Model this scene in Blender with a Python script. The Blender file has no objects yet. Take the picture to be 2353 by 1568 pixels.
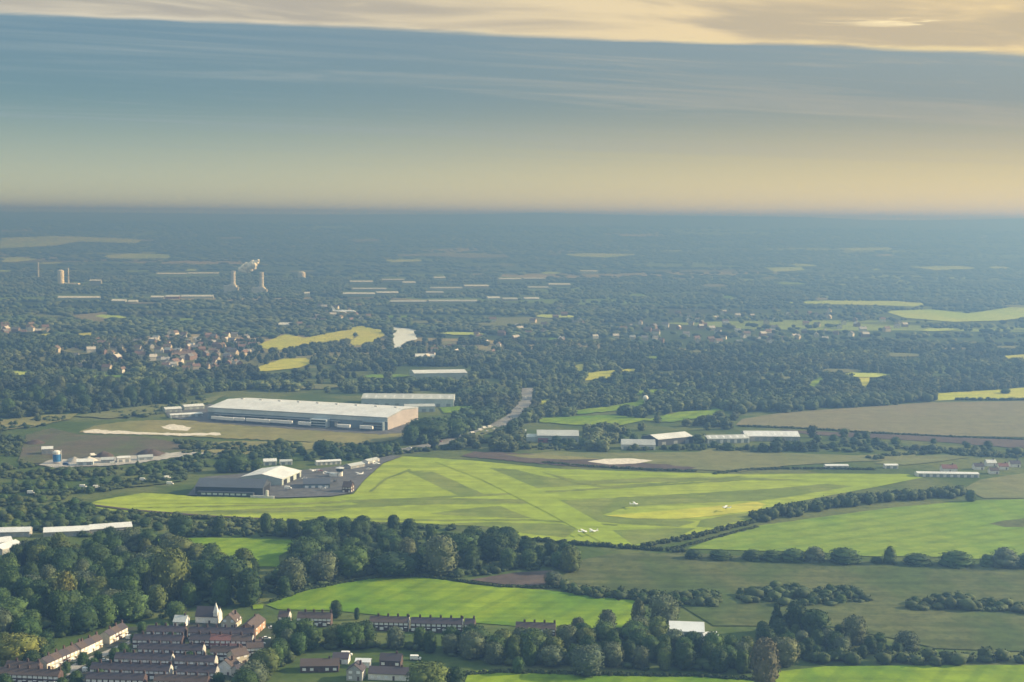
import bpy, bmesh, math, random
import numpy as np
from mathutils import Vector, Matrix
from mathutils.geometry import tessellate_polygon

sc = bpy.context.scene
COL = sc.collection
R = math.radians
random.seed(7)
RNG = np.random.default_rng(7)

# ------------------------------------------------------------------ camera
# All layout points are written as points of a 2353 x 1568 view and turned into
# real places on the ground plane by G(): the camera stands 210 m up.
VW, VH, FOC, CAMZ = 2353.0, 1568.0, 50.0 / 36.0 * 2353.0, 210.0
PITCH, ROLL = R(5.00), R(0.56)
_r0 = Vector((1, 0, 0)); _f0 = Vector((0, math.cos(PITCH), -math.sin(PITCH))); _u0 = _r0.cross(_f0)
_r = _r0 * math.cos(ROLL) + _u0 * math.sin(ROLL)
_u = _u0 * math.cos(ROLL) - _r0 * math.sin(ROLL)
cam_d = bpy.data.cameras.new('camera'); cam = bpy.data.objects.new('camera', cam_d); COL.objects.link(cam)
cam_d.sensor_width = 36.0; cam_d.lens = 50.0; cam_d.clip_start = 1.0; cam_d.clip_end = 120000.0
cam.matrix_world = Matrix(((_r.x, _u.x, -_f0.x, 0), (_r.y, _u.y, -_f0.y, 0), (_r.z, _u.z, -_f0.z, CAMZ), (0, 0, 0, 1)))
sc.camera = cam

def rise(Y):
    """height of the plain: level near by, climbing gently far out towards the hills"""
    return 170.0 * (np.maximum(np.asarray(Y, float) - 5000.0, 0.0) / 4000.0) ** 2

def G(x, y):
    d = _f0 * FOC + _r * (x - VW / 2) - _u * (y - VH / 2)
    t = -CAMZ / d.z if d.z < 0 else 1e9
    if d.y * t > 5000.0:
        a, b = 5000.0 / d.y, 10400.0 / d.y
        for _ in range(40):
            m = (a + b) / 2
            if CAMZ + d.z * m > float(rise(d.y * m)): a = m
            else: b = m
        t = a
    return Vector((d.x * t, d.y * t, float(rise(d.y * t))))

def at_dist(x, y, dist):
    d = _f0 * FOC + _r * (x - VW / 2) - _u * (y - VH / 2)
    t = dist / d.y
    return Vector((d.x * t, dist, CAMZ + d.z * t))

def proj(X, Y, Z=0.0):
    """numpy: world -> view point"""
    X = np.asarray(X, float); Y = np.asarray(Y, float); Z = np.asarray(Z, float) - CAMZ
    a = X * _r.x + Y * _r.y + Z * _r.z
    b = X * _u.x + Y * _u.y + Z * _u.z
    c = Y * _f0.y + Z * _f0.z
    return VW / 2 + FOC * a / c, VH / 2 - FOC * b / c

def ppm(p):
    """view pixels per metre at ground point p"""
    return FOC / Vector((p.x, p.y, CAMZ)).length

# ------------------------------------------------------------------ sky
SUN_AZ, SUN_EL = R(78), R(24)
world = bpy.data.worlds.new('World'); sc.world = world; world.use_nodes = True
nt = world.node_tree; nt.nodes.clear()

class NG:
    """tiny helper for node graphs"""
    def __init__(s, tree): s.t = tree
    def n(s, kind, **kw):
        nd = s.t.nodes.new(kind)
        for k, v in kw.items(): setattr(nd, k, v)
        return nd
    def link(s, a, b): s.t.links.new(a, b)
    def put(s, sock, v):
        if isinstance(v, bpy.types.NodeSocket): s.t.links.new(v, sock)
        else:
            if hasattr(sock, 'default_value') and sock.type == 'RGBA' and len(v) == 3: v = (*v, 1)
            sock.default_value = v
    def math(s, op, a, b=None, c=None, clamp=False):
        nd = s.n('ShaderNodeMath', operation=op, use_clamp=clamp)
        s.put(nd.inputs[0], a)
        if b is not None: s.put(nd.inputs[1], b)
        if c is not None: s.put(nd.inputs[2], c)
        return nd.outputs[0]
    def mix(s, f, a, b, blend='MIX'):
        nd = s.n('ShaderNodeMix', data_type='RGBA', blend_type=blend)
        s.put(nd.inputs[0], f); s.put(nd.inputs[6], a); s.put(nd.inputs[7], b)
        return nd.outputs[2]
    def ramp(s, f, lo, hi):
        nd = s.n('ShaderNodeMapRange', interpolation_type='SMOOTHSTEP')
        s.put(nd.inputs[0], f); s.put(nd.inputs[1], lo); s.put(nd.inputs[2], hi)
        return nd.outputs[0]
    def noise(s, vec, scale, detail=4.0, rough=0.55, dist=0.0):
        nd = s.n('ShaderNodeTexNoise')
        s.put(nd.inputs['Vector'], vec); nd.inputs['Scale'].default_value = scale
        nd.inputs['Detail'].default_value = detail; nd.inputs['Roughness'].default_value = rough
        nd.inputs['Distortion'].default_value = dist
        return nd.outputs['Fac']
    def comb(s, x, y, z):
        nd = s.n('ShaderNodeCombineXYZ')
        for i, v in enumerate((x, y, z)): s.put(nd.inputs[i], v)
        return nd.outputs[0]

g = NG(nt)
out = g.n('ShaderNodeOutputWorld'); bg = g.n('ShaderNodeBackground'); g.link(bg.outputs[0], out.inputs[0])
sky = g.n('ShaderNodeTexSky', sky_type='NISHITA', sun_disc=False, sun_elevation=SUN_EL, sun_rotation=SUN_AZ,
          altitude=210, air_density=1.2, dust_density=2.5, ozone_density=1.5)
SKY_K = 0.12
bg.inputs[1].default_value = SKY_K
tc = g.n('ShaderNodeTexCoord'); sep = g.n('ShaderNodeSeparateXYZ'); g.link(tc.outputs['Generated'], sep.inputs[0])
dx, dy, dz = sep.outputs
el = g.math('MAXIMUM', dz, 0.004)
px = g.math('DIVIDE', dx, el); py = g.math('DIVIDE', dy, el)          # where the view ray meets the cloud layer
toward = g.math('ADD', g.math('MULTIPLY', dx, math.sin(SUN_AZ)), g.math('MULTIPLY', dy, math.cos(SUN_AZ)))
sunny = g.ramp(toward, -0.15, 0.62)                                     # 0 away from the sun .. 1 towards it
def K(*c): return tuple(v / SKY_K for v in c)
col = g.mix(1.0, (0, 0, 0), sky.outputs[0])
# high thin veil over the blue
veil_c = g.mix(sunny, K(0.052, 0.100, 0.138), K(0.098, 0.122, 0.130))
hi = g.ramp(dz, 0.60, 0.16)
col = g.mix(g.math('MULTIPLY', hi, 0.90), col, veil_c)
# teal middle then warm glow at the horizon
teal = g.mix(sunny, K(0.082, 0.142, 0.160), K(0.130, 0.145, 0.135))
col = g.mix(g.ramp(dz, 0.125, 0.045), col, teal)
beige = g.mix(sunny, K(0.275, 0.283, 0.192), K(0.450, 0.350, 0.138))
col = g.mix(g.ramp(dz, 0.088, -0.008), col, beige)
# streaks of thin cloud
sv = g.comb(g.math('MULTIPLY', px, 0.16), g.math('MULTIPLY', g.math('ADD', py, g.math('MULTIPLY', px, -0.45)), 0.8), 0.0)
st = g.noise(sv, 0.50, 6, 0.62, 0.9)
st_f = g.math('MULTIPLY', g.ramp(st, 0.47, 0.66), g.math('MULTIPLY', g.ramp(dz, 0.024, 0.065), 0.55))
col = g.mix(st_f, col, g.mix(sunny, K(0.137, 0.180, 0.194), K(0.23, 0.205, 0.158)))
sv2 = g.comb(g.math('MULTIPLY', px, 0.55), g.math('ADD', g.math('MULTIPLY', py, 1.5), g.math('MULTIPLY', px, -0.7)), 3.0)
st2 = g.noise(sv2, 0.7, 7, 0.66, 1.2)
col = g.mix(g.math('MULTIPLY', g.ramp(st2, 0.50, 0.72), g.math('MULTIPLY', g.ramp(dz, 0.035, 0.09), 0.35)), col,
            g.mix(sunny, K(0.150, 0.190, 0.205), K(0.26, 0.225, 0.165)))
# the sheet of cloud with its long straight edge
en = g.noise(g.comb(g.math('MULTIPLY', px, 0.6), g.math('MULTIPLY', py, 0.8), 9.0), 0.9, 6, 0.62, 0.3)
edge = g.math('ADD', g.math('ADD', 8.02, g.math('MULTIPLY', px, 0.232)), g.math('MULTIPLY', g.math('SUBTRACT', en, 0.5), 0.75))
inside = g.math('SUBTRACT', edge, py)
sheet = g.ramp(inside, -0.05, 0.22)
cn = g.noise(g.comb(g.math('MULTIPLY', px, 0.42), g.math('MULTIPLY', g.math('ADD', py, g.math('MULTIPLY', px, -0.35)), 0.55), 5.0), 1.5, 4, 0.55, 0.6)
body = g.mix(g.ramp(cn, 0.38, 0.62), g.mix(sunny, K(0.205, 0.195, 0.172), K(0.270, 0.220, 0.140)),
             g.mix(sunny, K(0.310, 0.285, 0.225), K(0.430, 0.325, 0.165)))
lip = g.math('MULTIPLY', g.ramp(inside, 0.42, 0.10), g.ramp(g.noise(g.comb(px, py, 1.0), 2.2, 4, 0.6), 0.34, 0.60))
body = g.mix(g.math('MULTIPLY', lip, 0.9), body, g.mix(sunny, K(0.320, 0.295, 0.240), K(0.440, 0.345, 0.165)))
spot = g.ramp(g.noise(g.comb(g.math('MULTIPLY', px, 0.8), g.math('MULTIPLY', py, 1.6), 21.0), 1.1, 5, 0.6, 0.2), 0.60, 0.68)
body = g.mix(g.math('MULTIPLY', spot, g.math('MULTIPLY', g.ramp(inside, 0.7, 1.2), sunny)), body, K(0.56, 0.46, 0.27))
broken = g.ramp(g.noise(g.comb(px, py, 2.0), 0.5, 4, 0.5), 0.62, 0.40)
over = g.math('MULTIPLY', g.ramp(dz, 0.75, 0.30), broken)
over = g.math('MAXIMUM', over, g.ramp(dz, 0.26, 0.20))
col = g.mix(g.math('MULTIPLY', g.math('MULTIPLY', sheet, over), 0.96), col, body)
# even blue-white glow added overhead, out of frame, to lift the shadows
col = g.mix(g.ramp(dz, 0.24, 0.55), col, K(0.33, 0.42, 0.52))
g.link(col, bg.inputs[0])

sun_d = bpy.data.lights.new('sun', 'SUN'); sun_d.energy = 4.4; sun_d.angle = R(0.5); sun_d.color = (1.0, 0.86, 0.66)
sun = bpy.data.objects.new('sun', sun_d); COL.objects.link(sun)
SUN = Vector((math.sin(SUN_AZ) * math.cos(SUN_EL), math.cos(SUN_AZ) * math.cos(SUN_EL), math.sin(SUN_EL)))
sun.rotation_euler = SUN.to_track_quat('Z', 'Y').to_euler(); sun.location = (3000, 600, 1600)

sc.view_settings.view_transform = 'Standard'; sc.view_settings.look = 'None'
sc.view_settings.exposure = 1.20; sc.view_settings.gamma = 1.0
sc.render.engine = 'CYCLES'
sc.cycles.max_bounces = 4; sc.cycles.diffuse_bounces = 2; sc.cycles.glossy_bounces = 2; sc.cycles.volume_bounces = 0
sc.cycles.use_denoising = True

# ------------------------------------------------------------------ object helpers
def tag(o, label=None, cat=None, group=None, kind=None):
    for k, v in (('label', label), ('category', cat), ('group', group), ('kind', kind)):
        if v: o[k] = v
    return o
def empty(name, loc, rz=0.0):
    o = bpy.data.objects.new(name, None); COL.objects.link(o); o.location = loc; o.rotation_euler = (0, 0, rz)
    o.empty_display_size = 1.0
    return o
def link(name, me, parent=None):
    o = bpy.data.objects.new(name, me); COL.objects.link(o)
    if parent is not None: o.parent = parent
    return o
def copy_tree(o, parent=None):
    c = o.copy(); COL.objects.link(c)
    if parent is not None: c.parent = parent
    for ch in o.children: copy_tree(ch, c)
    return c

class MB:
    def __init__(s): s.v = []; s.f = []
    def add(s, vs, fs):
        b = len(s.v); s.v += [tuple(p) for p in vs]; s.f += [tuple(b + i for i in f) for f in fs]; return s
    def box(s, x0, x1, y0, y1, z0, z1):
        v = [(x, y, z) for z in (z0, z1) for y in (y0, y1) for x in (x0, x1)]
        return s.add(v, [(0, 2, 3, 1), (4, 5, 7, 6), (0, 1, 5, 4), (2, 6, 7, 3), (0, 4, 6, 2), (1, 3, 7, 5)])
    def lathe(s, prof, n=12, c=(0, 0, 0), axis='z'):
        v = []
        for r, h in prof:
            for i in range(n):
                a = 2 * math.pi * i / n
                p = (r * math.cos(a), r * math.sin(a), h)
                if axis == 'x': p = (h, r * math.cos(a), r * math.sin(a))
                if axis == 'y': p = (r * math.cos(a), h, r * math.sin(a))
                v.append((p[0] + c[0], p[1] + c[1], p[2] + c[2]))
        m = len(prof); f = []
        for j in range(m - 1):
            for i in range(n):
                f.append((j * n + i, j * n + (i + 1) % n, (j + 1) * n + (i + 1) % n, (j + 1) * n + i))
        f.append(tuple(range(n - 1, -1, -1))); f.append(tuple((m - 1) * n + i for i in range(n)))
        return s.add(v, f)
    def prism(s, poly, z0, z1):
        n = len(poly)
        v = [(p[0], p[1], z0) for p in poly] + [(p[0], p[1], z1) for p in poly]
        return s.add(v, [tuple(range(n - 1, -1, -1)), tuple(range(n, 2 * n))] + [(i, (i + 1) % n, n + (i + 1) % n, n + i) for i in range(n)])
    def extrude_x(s, prof, x0, x1):
        """profile of (y, z) points swept along x"""
        n = len(prof)
        v = [(x0, y, z) for y, z in prof] + [(x1, y, z) for y, z in prof]
        return s.add(v, [tuple(range(n)), tuple(range(2 * n - 1, n - 1, -1))] + [(i, n + i, n + (i + 1) % n, (i + 1) % n) for i in range(n)])
    def mesh(s, name, m=None, smooth=False):
        me = bpy.data.meshes.new(name); me.from_pydata(s.v, [], s.f); me.update()
        if smooth: me.shade_smooth()
        if m: me.materials.append(m)
        return me
    def obj(s, name, m, parent=None, smooth=False): return link(name, s.mesh(name, m, smooth), parent)

def np_mesh(name, V, F, m, tint=None):
    """V (n,3); F list of (k,4) or (k,3) arrays, in order; tint per face"""
    me = bpy.data.meshes.new(name); me.vertices.add(len(V)); me.vertices.foreach_set('co', np.ascontiguousarray(V, np.float32).ravel())
    loops = np.concatenate([a.ravel() for a in F]).astype(np.int32)
    tot = np.concatenate([np.full(len(a), a.shape[1], np.int32) for a in F])
    st = np.concatenate([[0], np.cumsum(tot)[:-1]]).astype(np.int32)
    me.loops.add(len(loops)); me.loops.foreach_set('vertex_index', loops)
    me.polygons.add(len(tot)); me.polygons.foreach_set('loop_start', st); me.polygons.foreach_set('loop_total', tot)
    me.update(calc_edges=True)
    if tint is not None:
        at = me.attributes.new('tint', 'FLOAT', 'FACE'); at.data.foreach_set('value', np.ascontiguousarray(tint, np.float32))
    me.materials.append(m)
    return me

# ------------------------------------------------------------------ materials
def new_mat(name):
    m = bpy.data.materials.new(name); m.use_nodes = True
    t = m.node_tree; b = t.nodes['Principled BSDF']; return m, NG(t), b
def pos(gr): return gr.n('ShaderNodeNewGeometry').outputs['Position']
def stretch(gr, vec, sx, sy, rot=0.0):
    mp = gr.n('ShaderNodeMapping'); gr.link(vec, mp.inputs[0]); mp.inputs['Scale'].default_value = (sx, sy, 1); mp.inputs['Rotation'].default_value = (0, 0, rot)
    return mp.outputs[0]
def plain(name, c, rough=0.7, var=0.25, scale=0.6, metal=0.0, spec=0.3, space='pos'):
    m, gr, b = new_mat(name)
    p = pos(gr) if space == 'pos' else gr.n('ShaderNodeTexCoord').outputs['Object']
    n1 = gr.noise(p, scale, 5, 0.6)
    lo = tuple(v * (1 - var) for v in c); hi = tuple(min(1, v * (1 + var)) for v in c)
    gr.put(b.inputs['Base Color'], gr.mix(gr.ramp(n1, 0.3, 0.7), lo, hi))
    b.inputs['Roughness'].default_value = rough; b.inputs['Metallic'].default_value = metal
    b.inputs['Specular IOR Level'].default_value = spec
    return m
def grass(name, a, b_, c, big=0.012, fine=0.28, streak=0.0, rot=0.0, speck=0.35, lo=0.36, hi=0.62, tram=0.0, tdir=0.3, tw=20.0):
    """a: usual colour, b_: second colour in large drifts, c: rough dry tufts"""
    m, gr, bs = new_mat(name); p = pos(gr)
    col = gr.mix(gr.ramp(gr.noise(stretch(gr, p, 1, 0.55, rot), big, 5, 0.6, 0.5), lo, hi), a, b_)
    if streak:
        col = gr.mix(gr.math('MULTIPLY', gr.ramp(gr.noise(stretch(gr, p, 1, 14, rot), 0.010, 3, 0.5), 0.42, 0.66), streak), col, c)
    fn = gr.ramp(gr.noise(p, fine, 6, 0.72), 0.42, 0.72)
    col = gr.mix(gr.math('MULTIPLY', fn, speck), col, c)
    if tram:
        w = gr.n('ShaderNodeTexWave', wave_type='BANDS', bands_direction='X'); gr.link(stretch(gr, p, 1, 1, tdir), w.inputs['Vector']); w.inputs['Scale'].default_value = 0.314 / tw; w.inputs['Distortion'].default_value = 1.2; w.inputs['Detail Scale'].default_value = 0.3
        col = gr.mix(gr.math('MULTIPLY', gr.ramp(w.outputs['Fac'], 0.62, 0.95), tram), col, c)
        col = gr.mix(gr.math('MULTIPLY', gr.ramp(gr.noise(p, 0.022, 3, 0.5, 1.0), 0.60, 0.74), 0.55), col, c)
    n2 = gr.noise(p, 0.07, 4, 0.6)
    col = gr.mix(0.5, col, gr.mix(n2, (0.55, 0.55, 0.55), (1.45, 1.45, 1.45)), 'MULTIPLY') if False else gr.mix(1.0, col, gr.mix(gr.ramp(n2, 0.25, 0.75), (0.82, 0.82, 0.82), (1.15, 1.15, 1.15)), 'MULTIPLY')
    gr.put(bs.inputs['Base Color'], col); bs.inputs['Roughness'].default_value = 0.9; bs.inputs['Specular IOR Level'].default_value = 0.1
    return m
def leaf_mat(name, use_color=True, base=(0.05, 0.08, 0.03), vary=None):
    m, gr, bs = new_mat(name)
    if use_color:
        oi = gr.n('ShaderNodeObjectInfo'); col = oi.outputs['Color']
    else:
        col = base
        if vary:
            w = gr.noise(pos(gr), 0.006, 3, 0.6); col = gr.mix(gr.ramp(w, 0.35, 0.65), base, vary)
    tn = gr.n('ShaderNodeAttribute', attribute_name='tint').outputs['Fac']
    col = gr.mix(1.0, col, gr.comb(tn, tn, tn), 'MULTIPLY')
    n1 = gr.noise(pos(gr), 0.55, 3, 0.6)
    col = gr.mix(1.0, col, gr.mix(gr.ramp(n1, 0.3, 0.7), (0.72, 0.74, 0.78), (1.25, 1.22, 1.1)), 'MULTIPLY')
    gr.put(bs.inputs['Base Color'], col); bs.inputs['Roughness'].default_value = 0.8; bs.inputs['Specular IOR Level'].default_value = 0.15
    return m
# ------------------------------------------------------------------ ground, hills, haze
M = {}
def ground_mat():
    m, gr, bs = new_mat('countryside'); p = pos(gr)
    sp = gr.n('ShaderNodeSeparateXYZ'); gr.link(p, sp.inputs[0]); Y = sp.outputs[1]
    # near: rough scrubby ground
    scrub = gr.mix(gr.ramp(gr.noise(p, 0.012, 5, 0.6, 0.6), 0.40, 0.62), (0.060, 0.095, 0.026), (0.120, 0.140, 0.050))
    scrub = gr.mix(gr.math('MULTIPLY', gr.ramp(gr.noise(p, 0.16, 6, 0.7), 0.44, 0.70), 0.6), scrub, (0.028, 0.045, 0.016))
    # far: a patchwork of woods, pasture, stubble
    vo = gr.n('ShaderNodeTexVoronoi', feature='F1'); vo.inputs['Scale'].default_value = 0.0030; vo.inputs['Randomness'].default_value = 1.0
    wob = gr.n('ShaderNodeVectorMath', operation='MULTIPLY_ADD')
    nz = gr.n('ShaderNodeTexNoise'); gr.link(p, nz.inputs['Vector']); nz.inputs['Scale'].default_value = 0.004
    gr.link(nz.outputs['Color'], wob.inputs[0]); wob.inputs[1].default_value = (160, 160, 0); gr.link(p, wob.inputs[2])
    gr.link(stretch(gr, wob.outputs[0], 0.45, 1.0, 0.25), vo.inputs['Vector'])
    cs = gr.n('ShaderNodeSeparateColor'); gr.link(vo.outputs['Color'], cs.inputs[0])
    cr = gr.n('ShaderNodeValToRGB'); cr.color_ramp.interpolation = 'CONSTANT'
    stops = [(0.0, (0.055, 0.085, 0.028)), (0.30, (0.055, 0.080, 0.028)), (0.48, (0.120, 0.180, 0.045)), (0.60, (0.075, 0.105, 0.035)), (0.76, (0.210, 0.270, 0.070)), (0.86, (0.280, 0.240, 0.130)), (0.93, (0.050, 0.060, 0.030))]
    e = cr.color_ramp.elements
    e[0].position, e[0].color = 0.0, (*stops[0][1], 1); e[1].position, e[1].color = stops[1][0], (*stops[1][1], 1)
    for q, c in stops[2:]:
        z = e.new(q); z.color = (*c, 1)
    gr.link(cs.outputs[0], cr.inputs[0])
    wood = gr.ramp(gr.noise(stretch(gr, p, 0.6, 1.0), 0.0022, 6, 0.70), 0.50, 0.38)
    far = gr.mix(gr.math('MULTIPLY', wood, 0.75), cr.outputs[0], (0.022, 0.035, 0.016))
    far = gr.mix(gr.math('MULTIPLY', gr.ramp(gr.noise(p, 0.02, 5, 0.7), 0.5, 0.7), 0.5), far, (0.018, 0.028, 0.014))
    gr.put(bs.inputs['Base Color'], gr.mix(gr.ramp(Y, 1700, 2500), scrub, far))
    bs.inputs['Roughness'].default_value = 0.95; bs.inputs['Specular IOR Level'].default_value = 0.05
    return m
mb = MB(); nx, ny = 24, 30
xs = np.linspace(-5900, 5900, nx); ny = 62; ys = np.concatenate([np.linspace(-400, 4800, 14), np.linspace(5000, 9060, ny - 14)])
mb.add([(x, y, float(rise(y))) for y in ys for x in xs], [(j * nx + i, j * nx + i + 1, (j + 1) * nx + i + 1, (j + 1) * nx + i) for j in range(ny - 1) for i in range(nx - 1)])
tag(mb.obj('ground', ground_mat()), 'wide flat green plain of scrub, woods and fields running out to the hills', 'ground', kind='structure')

def hills(name, prof, dist, depth, label, m):
    v = []; f = []
    xs_ = np.linspace(-700, 3050, 240); ph = np.interp(xs_, [a for a, b in prof], [b for a, b in prof]); eye = VH / 2 - math.tan(PITCH) * FOC + (xs_ - VW / 2) * math.tan(ROLL); ph = eye - np.clip((eye - ph) * 0.75 - 5.0, -0.5, 9.5)
    rows = [(-900, 0.0), (-700, 0.25), (-450, 0.6), (-200, 0.88), (0, 1.0), (450, 0.6), (1000, 0.0)]
    for k, (dd, hh) in enumerate(rows):
        for i, (x, y) in enumerate(zip(xs_, ph)):
            p = at_dist(x, y, dist); s = (dist + dd) / dist; base = float(rise(dist + dd)) - 2.0 if dd < 0 else 0.0
            v.append((p.x * s, dist + dd, base + (p.z - base) * hh + (2.0 * math.sin(i * 0.9 + k * 2) if 0 < hh < 1 else 0)))
    n = len(xs_)
    f = [(k * n + i, k * n + i + 1, (k + 1) * n + i + 1, (k + 1) * n + i) for k in range(len(rows) - 1) for i in range(n - 1)]
    me = MB().add(v, f).mesh(name, m, True)
    tag(link(name, me), label, 'hills', kind='structure')
hill_m = grass('hillside', (0.05, 0.07, 0.03), (0.09, 0.10, 0.05), (0.03, 0.045, 0.02), big=0.0012, fine=0.01)
hills('hills', [(-450, 478), (0, 480), (250, 482), (480, 485), (640, 486), (800, 486), (900, 484.5), (1050, 484), (1160, 482), (1235, 479), (1262, 478.3), (1290, 481), (1400, 484), (1500, 486.5), (1600, 487),
      (1700, 488), (1780, 489.5), (1870, 491), (1930, 495), (1990, 498.5), (2080, 499.5), (2180, 498), (2260, 496), (2353, 493.5), (2800, 496)], 9600, 1400,
      'low hazy blue ridge with one slight summit along the horizon', hill_m)

hz_m = bpy.data.materials.new('haze_air'); hz_m.use_nodes = True; t = hz_m.node_tree; t.nodes.clear()
o_ = t.nodes.new('ShaderNodeOutputMaterial'); pv = t.nodes.new('ShaderNodeVolumePrincipled'); t.links.new(pv.outputs[0], o_.inputs['Volume'])
pv.inputs['Color'].default_value = (0.125, 0.250, 0.485, 1); pv.inputs['Absorption Color'].default_value = (0.363, 0.234, 0.0, 1)
pv.inputs['Density'].default_value = 0.00050; pv.inputs['Anisotropy'].default_value = 0.5
hz = MB().box(-6000, 6000, -600, 10800, -2.0, 241).obj('haze', hz_m)
tag(hz, 'thin blue evening haze thickening over the plain towards the hills', 'haze', kind='stuff')

# ------------------------------------------------------------------ fields, lanes, water: sheets laid one above the other
LEVEL = [0.0]
OPEN = []            # open ground where no wood grows: (poly, grow)
def smooth_poly(poly, step=9.0, jit=0.7, seed=0):
    rr = random.Random(seed); outp = []
    n = len(poly)
    for i in range(n):
        a, b = poly[i], poly[(i + 1) % n]; L = math.hypot(b[0] - a[0], b[1] - a[1]); k = max(1, int(L / step))
        for j in range(k):
            s = j / k; q = (0 if j == 0 else 1) * jit * min(1.0, (a[1] - 470) / 500)
            outp.append((a[0] + (b[0] - a[0]) * s + rr.uniform(-q, q), a[1] + (b[1] - a[1]) * s + rr.uniform(-q, q) * 0.5))
    return outp
def sheet(name, poly, m, label, cat, jit=0.7, open_=True, zz=None, kind='structure', group=None):
    LEVEL[0] += 0.012
    z = 0.12 + LEVEL[0] if zz is None else zz
    P = smooth_poly(poly, 9.0, jit, len(OPEN) + int(poly[0][0]))
    W = [G(x, y) for x, y in P]
    tri = tessellate_polygon([[Vector((w.x, w.y, 0)) for w in W]])
    f = []
    for a, b, c in tri:
        A, B, C_ = W[a], W[b], W[c]
        f.append((a, b, c) if (B.x - A.x) * (C_.y - A.y) - (B.y - A.y) * (C_.x - A.x) > 0 else (a, c, b))
    o = MB().add([(w.x, w.y, w.z + z + (0.6 if w.y > 4800 else 0)) for w in W], f).obj(name, m)
    if open_: OPEN.append(poly)
    return tag(o, label, cat, group, kind)

M['airfield'] = grass('mown_airfield_grass', (0.225, 0.305, 0.030), (0.285, 0.345, 0.042), (0.160, 0.220, 0.030), big=0.006, fine=0.2, streak=0.55, rot=-0.10, speck=0.25, tram=0.28, tdir=1.42, tw=26)
M['rough'] = grass('long_airfield_grass', (0.130, 0.180, 0.034), (0.185, 0.220, 0.050), (0.100, 0.135, 0.030), big=0.02, fine=0.25, streak=0.45, rot=-0.08, speck=0.45)
M['pasture'] = grass('bright_pasture', (0.095, 0.190, 0.012), (0.200, 0.280, 0.014), (0.060, 0.120, 0.012), big=0.012, fine=0.25, streak=0.35, rot=0.12, speck=0.28, tram=0.30, tdir=0.5, tw=14)
M['crop'] = grass('green_crop', (0.125, 0.225, 0.024), (0.185, 0.255, 0.034), (0.080, 0.145, 0.020), big=0.010, fine=0.3, streak=0.25, rot=-0.15, speck=0.4, tram=0.35, tdir=1.0, tw=18)
M['meadow'] = grass('rough_meadow', (0.062, 0.095, 0.026), (0.105, 0.118, 0.045), (0.030, 0.048, 0.016), big=0.018, fine=0.16, streak=0.45, rot=0.02, speck=0.80)
M['stubble'] = grass('pale_stubble', (0.200, 0.175, 0.105), (0.165, 0.165, 0.085), (0.150, 0.130, 0.080), big=0.006, fine=0.2, streak=0.5, rot=-0.07, speck=0.3, tram=0.3, tdir=1.45, tw=24)
M['dull'] = grass('dull_green_field', (0.130, 0.155, 0.060), (0.160, 0.165, 0.070), (0.090, 0.105, 0.045), big=0.012, fine=0.2, streak=0.3, rot=-0.1, speck=0.4)
M['lime'] = grass('yellow_green_field', (0.380, 0.410, 0.040), (0.450, 0.420, 0.060), (0.24, 0.28, 0.05), big=0.006, fine=0.05, streak=0.5, rot=0.0, speck=0.3, tram=0.25, tdir=1.3, tw=24)
M['farlime'] = grass('distant_green_field', (0.30, 0.42, 0.07), (0.40, 0.46, 0.10), (0.18, 0.26, 0.05), big=0.003, fine=0.02, streak=0.3, rot=0.0, speck=0.3)
M['earth'] = grass('brown_stripped_earth', (0.175, 0.125, 0.085), (0.125, 0.092, 0.075), (0.085, 0.062, 0.055), big=0.02, fine=0.22, streak=0.4, rot=0.1, speck=0.5)
M['sand'] = grass('ochre_site_grass', (0.225, 0.205, 0.085), (0.175, 0.180, 0.065), (0.120, 0.125, 0.050), big=0.014, fine=0.16, streak=0.4, rot=0.0, speck=0.45)
M['dark_earth'] = grass('dark_spoil', (0.080, 0.062, 0.058), (0.110, 0.085, 0.072), (0.045, 0.040, 0.036), big=0.03, fine=0.2, streak=0.3, speck=0.5)
M['tarmac'] = plain('tarmac', (0.085, 0.088, 0.092), 0.85, 0.3, 0.15)
M['concrete'] = plain('pale_concrete', (0.34, 0.33, 0.31), 0.85, 0.25, 0.12)
M['chalk'] = plain('white_aggregate', (0.56, 0.53, 0.47), 0.9, 0.2, 0.25)
M['garden'] = grass('yards_and_gardens', (0.052, 0.056, 0.046), (0.060, 0.080, 0.030), (0.035, 0.036, 0.036), big=0.06, fine=0.35, streak=0.2, speck=0.6)
M['tarmac_pale'] = plain('worn_tarmac', (0.19, 0.19, 0.185), 0.9, 0.25, 0.1)
M['yard'] = grass('scrubby_yard', (0.115, 0.100, 0.068), (0.090, 0.110, 0.045), (0.070, 0.058, 0.050), big=0.03, fine=0.2, streak=0.4, speck=0.5)
M['lane'] = plain('pale_lane', (0.26, 0.25, 0.23), 0.9, 0.2, 0.2)
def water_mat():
    m, gr, b = new_mat('sky_glare_water'); b.inputs['Base Color'].default_value = (0.80, 0.85, 0.88, 1); b.inputs['Roughness'].default_value = 0.30  # near-white base colour stands in for sky glare on the lake
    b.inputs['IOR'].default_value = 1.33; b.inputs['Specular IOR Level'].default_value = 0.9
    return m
M['water'] = water_mat()

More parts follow.
